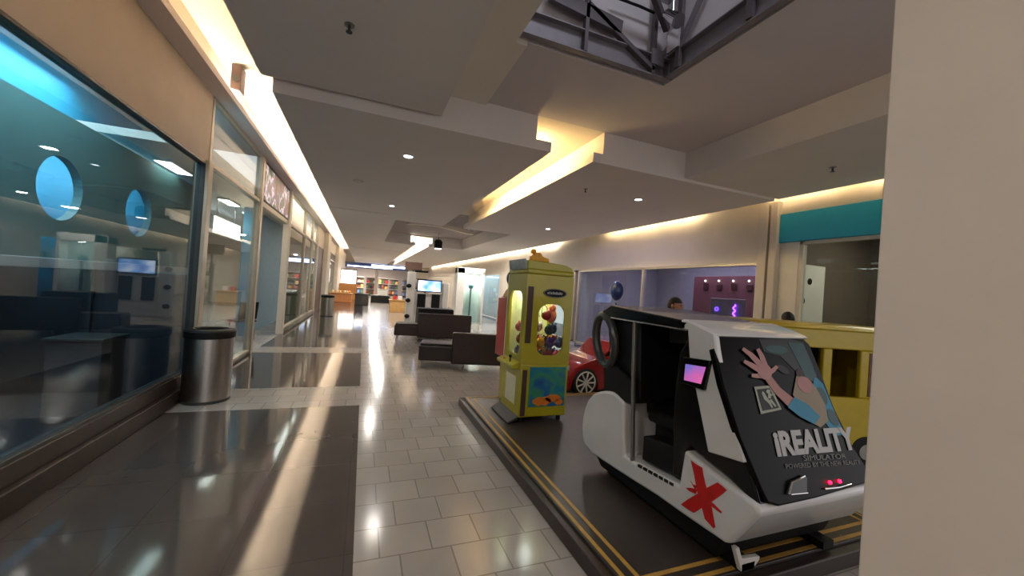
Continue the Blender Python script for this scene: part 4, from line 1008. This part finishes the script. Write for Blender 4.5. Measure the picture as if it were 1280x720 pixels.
# ---- people whose heads show over the rides
def person(loc, H, label, shirt, rz):
    t = thing('person', label, 'person', loc, rz=rz, local=True)
    k = H / 1.7
    J = {'pel': (0, 0, .93), 'bel': (0, .01, 1.08), 'che': (0, 0, 1.27), 'nec': (0, .01, 1.45), 'hed': (0, -.005, 1.52)}
    for s, n in ((1, 'L'), (-1, 'R')):
        J.update({'sh' + n: (s * .17, .01, 1.38), 'el' + n: (s * .23, .04, 1.1), 'wr' + n: (s * .22, -.06, .87), 'ha' + n: (s * .215, -.08, .80),
                  'hp' + n: (s * .09, 0, .9), 'kn' + n: (s * .1, -.01, .5), 'an' + n: (s * .1, .03, .1), 'to' + n: (s * .11, -.13, .04)})
    Rr = {'pel': .14, 'bel': .125, 'che': .145, 'nec': .055, 'hed': .055, 'sh': .07, 'el': .045, 'wr': .03, 'ha': .035, 'hp': .1, 'kn': .06, 'an': .04, 'to': .04}
    E_ = [('pel', 'bel'), ('bel', 'che'), ('che', 'nec'), ('nec', 'hed')]
    for n in 'LR': E_ += [('che', 'sh' + n), ('sh' + n, 'el' + n), ('el' + n, 'wr' + n), ('wr' + n, 'ha' + n), ('pel', 'hp' + n), ('hp' + n, 'kn' + n), ('kn' + n, 'an' + n), ('an' + n, 'to' + n)]
    names = list(J); co = [Vector(J[n]) * k for n in names]; rad = [Rr[n if n in Rr else n[:2]] * k for n in names]
    # fingers
    for s, n in ((1, 'L'), (-1, 'R')):
        hi = names.index('ha' + n)
        for fi, (dx, dy, ln) in enumerate(((.0, -.03, .065), (.0, -.012, .075), (.0, .006, .07), (.0, .024, .055))):
            a = Vector(J['ha' + n]) + Vector((0, dy, -.025)); b = a + Vector((-s * .008, -.004, -ln * .6)); c = b + Vector((-s * .018, 0, -ln * .4))
            base = len(co); co += [a * k, b * k, c * k]; rad += [.010 * k, .009 * k, .007 * k]; names += ['f'] * 3
            E_ += [(hi, base), (base, base + 1), (base + 1, base + 2)]
        a = Vector(J['wr' + n]) + Vector((-s * .01, -.04, -.03)); b = a + Vector((-s * .01, -.02, -.045)); base = len(co); co += [a * k, b * k]; rad += [.012 * k, .009 * k]; names += ['f'] * 2
        E_ += [(names.index('wr' + n), base), (base, base + 1)]
    me = bpy.data.meshes.new('body'); idx = lambda a: a if isinstance(a, int) else names.index(a)
    me.from_pydata([tuple(v) for v in co], [(idx(a), idx(b)) for a, b in E_], [])
    o = bpy.data.objects.new('body', me); C.objects.link(o)
    o.modifiers.new('skin', 'SKIN').use_smooth_shade = True
    for i, v in enumerate(me.skin_vertices[0].data): v.radius = (rad[i], rad[i] * (.72 if names[i] in ('pel', 'bel', 'che') else 1)); v.use_root = names[i] == 'pel'
    sb = o.modifiers.new('sub', 'SUBSURF'); sb.levels = 2; sb.render_levels = 2
    dg = bpy.context.evaluated_depsgraph_get(); m2 = bpy.data.meshes.new_from_object(o.evaluated_get(dg))
    bpy.data.objects.remove(o); bpy.data.meshes.remove(me)
    # head joined to the same surface: an ellipsoid with brow, nose, jaw, ears
    bm = bmesh.new(); bm.from_mesh(m2)
    def add_ball(c, r, fn=None):
        tmp = MB().ball((0, 0, 0), r, 20); vs = []
        for v in tmp.v:
            v = Vector(v)
            if fn: v = fn(v)
            vs.append(bm.verts.new((v + Vector(c)) * k))
        for f in tmp.f: bm.faces.new([vs[i] for i in f])
    def headf(v):
        if v.z < 0: v.x *= 1 + v.z * 2.4; v.y = v.y * (1 + v.z * 1.2) - .008
        if v.y < -.06: v.y -= .012 * math.exp(-((v.z + .01) ** 2 + v.x ** 2 * 2) / .0006)
        return v
    add_ball((0, 0, 1.6), (.075, .095, .112), headf)
    for s in (-1, 1): add_ball((s * .077, .005, 1.6), (.01, .02, .032))
    bm.normal_update(); bm.to_mesh(m2); bm.free()
    for m_ in ('skin', shirt, 'cloth1'): m2.materials.append(M[m_])
    for p_ in m2.polygons:
        z_ = p_.center.z / k; x_ = abs(p_.center.x) / k
        p_.material_index = 2 if z_ < .95 and x_ < .19 else (1 if .93 < z_ < 1.45 else 0)
    m2.shade_smooth(); b_ = bpy.data.objects.new('body', m2); C.objects.link(b_); b_.parent = t
    hm = MB()
    tmp = MB().ball((0, 0, 0), (.084, .104, .112), 24)
    keep = []
    for v in tmp.v: keep.append((v[0] * k, (v[1] + .01) * k, (v[2] + 1.615) * k))
    fs = [f for f in tmp.f if sum(tmp.v[i][2] for i in f) / len(f) > (.035 if sum(tmp.v[i][1] for i in f) / len(f) < -.03 else -.06)]
    hm.add(keep, fs); hh = hm.build('hair', 'hair', t)
    sd = hh.modifiers.new('thick', 'SOLIDIFY'); sd.thickness = .012
    for s in (-1, 1): MB().ball((s * .028 * k, -.089 * k, 1.612 * k), .010 * k, 8).build('eye', 'blackm', t)
    MB().ball((0, -.094 * k, 1.555 * k), (.022 * k, .006 * k, .006 * k), 8).build('mouth', mat('lips', (130, 70, 64), .5), t)
    for s in (-1, 1): MB().ball((s * .11 * k, -.06 * k, .04 * k), (.05 * k, .13 * k, .04 * k), 14).build('shoe', 'blackm', t)
    return t
q = at(848, 376, 2, 1.635)
person((3.85, 3.95, 0), 1.64, 'dark-haired person standing behind the simulator roof', 'cloth2', .35)
person((5.55, 3.62, 0), 1.55, 'dark-haired person behind the yellow ride bus, only hair showing', 'cloth1', 2.6)


# ---- trash bins
def bin_(loc, label, h=.87, r=.245):
    t = thing('trash_bin', label, 'trash can', loc, rz=0, local=True)
    MB().lathe([(r * .97, 0), (r * .97, .03), (r, .035), (r, h - .09)], (0, 0, 0), 48).build('drum', 'steel', t)
    MB().lathe([(r * .98, 0), (r * 1.01, .0), (r * 1.01, .03), (r * .98, .03)], (0, 0, 0), 48).build('foot_ring', 'dgrey', t)
    MB().lathe([(r * 1.0, h - .10), (r * 1.05, h - .095), (r * 1.06, h - .02), (r * 1.0, h), (r * .72, h + .012), (r * .62, h - .0), (r * .6, h - .06), (.001, h - .07)], (0, 0, 0), 48).build('lid', 'blackm', t)
    return t
bn = bin_((-1.71, 5.72, 0), 'round steel trash can with black lid by the near left shopfront')
dup(bn, (-1.35, 17.65, 0), 'dark round trash can far down the left walkway beside the brown door')


# ---- lounge benches
def bench(org, label, L=1.75, low=1.0, back=.72, dirx=1, rz=-.22, hx=0.55):
    t = thing('lounge_bench', label, 'bench', org, rz=rz, local=True, group='dark lounge benches')
    MB().box((0, 0, .14), (L, .62, .43)).build('seat', 'sofa', t, .03)
    MB().box((hx, -.13, .12), (L, .0, back)).build('backrest', 'sofa', t, .03)
    MB().box((.02, .04, .43), (L / 2 - .01, .6, .47)).build('cushion', 'sofa', t, .02); MB().box((L / 2 + .01, .04, .43), (L - .02, .6, .47)).build('cushion', 'sofa', t, .02)
    for x in (.08, L * .5, L - .08):
        for y in (.06, .56): MB().cyl((x - .02, y, 0), (x, y, .14), .014).build('leg', 'steel', t)
    return t
bench((1.06, 7.45, 0), 'dark brown bench with high back nearest the claw machine', hx=.62, L=1.75)
bench((.86, 11.0, 0), 'dark brown lounge bench farther back, beyond the nearer bench', hx=.62, L=2.1, back=.8, rz=-.16)
o = MB().box((1.6, 11.9, .0), (2.7, 12.5, .86)).build('low_planter', 'blackm', bev=.03); tag(o, 'black low planter box behind the farther bench', 'planter')

# ---- kiosk with screens
t = thing('game_kiosk', 'white kiosk with blue screen and black panels beyond the benches', 'kiosk', (2.6, 15, 0))
B((1.55, 15.0, 0), (1.85, 15.4, 2.05)).build('side_column', 'whitem', t, .05); B((2.9, 15.0, 0), (3.15, 15.4, 1.7)).build('side_column', 'whitem', t, .05)
B((1.85, 15.1, 0), (2.9, 15.4, 1.25)).build('body', 'whitem', t, .03)
for x in (1.95, 2.5): B((x, 15.07, .5), (x + .32, 15.1, 1.22)).build('panel', 'blackm', t, .01)
scr = B((1.9, 15.0, 1.3), (2.85, 15.08, 1.78)).build('screen', 'blackm', t, .01)
B((1.94, 14.99, 1.34), (2.81, 15.0, 1.74)).build('picture', ramp_mat('kiosk_picture', [(.3, (60, 100, 190)), (.5, (120, 160, 230)), (.7, (220, 230, 255))], 2.5, .3, 1, emit=1.1), scr, smooth=False)
MB().box((1.8, 15.02, 2.05), (2.3, 15.3, 2.12)).build('visor', 'blackm', t, .02)
for z in (.35, .95, 1.5): MB().ball((1.6, 14.98, z), (.1, .06, .08), 14).build('bumper', 'blackm', t)
t = thing('lit_display_case', 'cream lit display case to the right of the kiosk', 'display case', (4.2, 16.5, 0))
B((3.75, 16.4, 0), (4.1, 16.9, 2.45)).build('post', 'whitem', t, .02); B((4.9, 16.4, 0), (5.0, 16.9, 2.35)).build('post', 'whitem', t, .02)
B((4.1, 16.8, 0), (4.9, 16.85, 2.35)).build('back', mat('case_mist', (226, 238, 232), .4), t); B((3.75, 16.4, 2.2), (5.0, 16.9, 2.45)).build('header', 'whitem', t, .01)
B((4.1, 16.42, .05), (4.9, 16.44, 2.2)).build('glass_front', 'glass', t); MB().cyl((4.45, 16.6, 0), (4.45, 16.6, 1.6), .04).ball((4.45, 16.6, 1.65), .12).build('figure', 'teal', t)
area('case_lamp', (4.5, 16.0, 3.2), .3, 40 * K, NEUT); area('case_inner_lamp', (4.5, 16.62, 2.19), .15, 14 * K, NEUT)


# ---- ceiling details
def downlight(x, y, z, label, grp='round downlights', on=True):
    t = thing('downlight', label, 'downlight', (x, y, z), grp, local=True)
    MB().lathe([(.055, -.002), (.085, -.002), (.088, -.012), (.06, -.012), (.055, -.002)], (0, 0, 0), 28).build('ring', 'whitem', t)
    MB().cyl((0, 0, -.004), (0, 0, -.001), .058, n=24).build('lens', 'led', t)
    l = bpy.data.lights.new('downlight_beam', 'SPOT'); l.energy = 6 * K; l.spot_size = 1.5; l.spot_blend = .8; l.color = (.97, .97, 1); l.shadow_soft_size = .05
    lo = bpy.data.objects.new('downlight_beam', l); C.objects.link(lo); lo.location = (x, y, z - .03)
    return t
downlight(.44, 5.34, 3.3, 'nearest lit downlight in the left ceiling field')
downlight(.47, 9.0, 3.3, 'lit downlight farther along the left ceiling field')
downlight(4.26, 5.36, 3.3, 'large lit downlight above the simulator, right ceiling field')
downlight(4.46, 9.21, 3.3, 'small lit downlight farther along the right ceiling field')


def sprinkler(x, y, z, label):
    t = thing('sprinkler_head', label, 'sprinkler', (x, y, z), 'ceiling sprinklers', local=True)
    MB().cyl((0, 0, -.006), (0, 0, 0), .035).build('plate', 'grey', t); MB().cyl((0, 0, -.05), (0, 0, -.006), .01).build('stem', 'dgrey', t); MB().cyl((0, 0, -.055), (0, 0, -.05), .022).build('deflector', 'dgrey', t)
p = at(437, 31, 2, 3.4); sprinkler(p.x, p.y, 3.4, 'dark sprinkler head in the nearest left ceiling panel')
p = at(1041, 209, 2, 3.3); sprinkler(p.x, p.y, 3.3, 'dark sprinkler head in the right ceiling above the teal fascia')
p = at(732, 236, 2, 3.3); sprinkler(p.x, p.y, 3.3, 'small sprinkler head beside the yellow ceiling slot')
p = at(448, 226, 2, 3.3)
o = MB().cyl((p.x, p.y, 3.285), (p.x, p.y, 3.3), .09, n=28).build('air_vent', 'ceil2', bev=.004); tag(o, 'small round vent plate flush in the left ceiling field', 'vent')
# hanging dark lamp in the second bay
t = thing('pendant_lamp', 'dark cylindrical pendant lamp hanging in the far ceiling bay', 'pendant lamp', (2.75, 15.9, 3.75))
MB().cyl((2.75, 15.9, 3.45), (2.75, 15.9, 3.75), .012).build('rod', 'dgrey', t)
MB().lathe([(.16, 3.1), (.17, 3.14), (.17, 3.4), (.1, 3.47), (.01, 3.47)], (2.75, 15.9, 0), 28).build('shade', 'blackm', t)
MB().cyl((2.75, 15.9, 3.095), (2.75, 15.9, 3.11), .13, n=24).build('lens', 'led', t)


# ---- steel trusses round the skylight
def bar(mb, p, q, wd, dp, mi=0):
    p = Vector(p); q = Vector(q); d = (q - p).normalized(); a = Vector((0, 1, 0)) if abs(d.y) < .7 else Vector((1, 0, 0))
    a = (a - d * a.dot(d)).normalized(); b = d.cross(a); vs = []
    for c in (p, q):
        for s1, s2 in ((-1, -1), (1, -1), (1, 1), (-1, 1)): vs.append(c + a * dp / 2 * s1 + b * wd / 2 * s2)
    return mb.add(vs, [(0, 1, 2, 3), (7, 6, 5, 4), (0, 4, 5, 1), (1, 5, 6, 2), (2, 6, 7, 3), (3, 7, 4, 0)], mi)
t = thing('roof_truss', 'grey steel truss along the far edge of the skylight opening', 'truss', (1.8, 2.98, 3.7))
b_ = MB(); yb = 2.96
b_.box((1.06, yb, 3.7), (2.6, yb + .012, 3.9)).box((1.06, yb - .05, 3.7), (2.6, yb, 3.712)).box((1.06, yb - .05, 3.89), (2.6, yb, 3.9)); b_.build('bottom_chord', 'beam', t)
fp = lambda x, y: at(x, y, 1, 2.93)
for x0_, xt in ((729, 735), (814, 812)):
    a = fp(x0_, 84 if x0_ == 729 else 100); a.z = 3.71; b = Vector((a.x, a.y, 4.9)); bar(MB(), a, b, .035, .05).build('vertical', 'beamd', t)
for a, b in (((735, 5), (816, 88)), ((688, -8), (776, 36)), ((826, 72), (858, 30))): bar(MB(), fp(*a), fp(*b), .04 if a[0] != 688 else .12, .05).build('diagonal', 'beamd', t)
bar(MB(), (1.06, 2.93, 4.9), (2.6, 2.93, 4.9), .08, .06).build('top_chord', 'beamd', t)
pn = MB(); c = fp(820, 75); pn.box((c.x - .07, c.y - .03, c.z - .06), (c.x + .07, c.y - .01, c.z + .08)); pn.build('gusset_plate', 'beam', t)
t = thing('roof_truss', 'grey steel truss along the right edge of the skylight opening', 'truss', (2.58, 1.2, 3.7))
b_ = MB(); xb = 2.56
b_.box((xb, -1.1, 3.7), (xb + .012, 2.9, 3.9)).box((xb - .05, -1.1, 3.7), (xb, 2.9, 3.712)).box((xb - .05, -1.1, 3.89), (xb, 2.9, 3.9)); b_.build('bottom_chord', 'beam', t)
rp = lambda x, y: at(x, y, 0, 2.52)
for y_ in (2.75, 2.05, 1.35, .65): bar(MB(), (2.52, y_, 3.72), (2.52, y_, 4.9), .04, .05).build('vertical', 'beamd', t)
for y_ in (2.75, 2.05, 1.35): bar(MB(), (2.52, y_, 3.9), (2.52, y_ - .7, 4.88), .035, .04).build('diagonal', 'beam', t)
bar(MB(), (2.52, 2.9, 4.9), (2.52, -1.1, 4.9), .08, .06).build('top_chord', 'beamd', t)
pn = MB(); pn.box((2.44, 2.68, 3.86), (2.46, 2.82, 4.05)); pn.build('gusset_plate', 'chrome', t)
for k, (a, b) in enumerate((((1.1, 2.2, 4.75), (2.5, 2.9, 4.15)), ((1.1, .4, 4.9), (2.5, 1.6, 4.9)))):
    o = bar(MB(), a, b, .05, .05).build('roof_brace', 'beamd'); tag(o, ('dark steel brace crossing the skylight corner' if k == 0 else 'dark steel brace high across the skylight shaft'), 'brace')
o = MB().tube([fp(768, -4), fp(800, 8), fp(822, 18), fp(842, 20), fp(852, 12), fp(862, -2)], .012, 8).build('cable', 'blackm'); tag(o, 'black cable sagging between the skylight truss bars', 'cable')
o = MB().cyl((2.36, 2.6, 4.0), (2.36, 2.75, 4.16), .06, .04).cyl((2.36, 2.68, 4.05), (2.36, 2.68, 4.6), .015).build('floodlight', 'chrome'); tag(o, 'shiny metal fitting at the corner of the skylight truss', 'light fitting')

for o in bpy.data.objects:
    if '_o' in o: del o['_o']
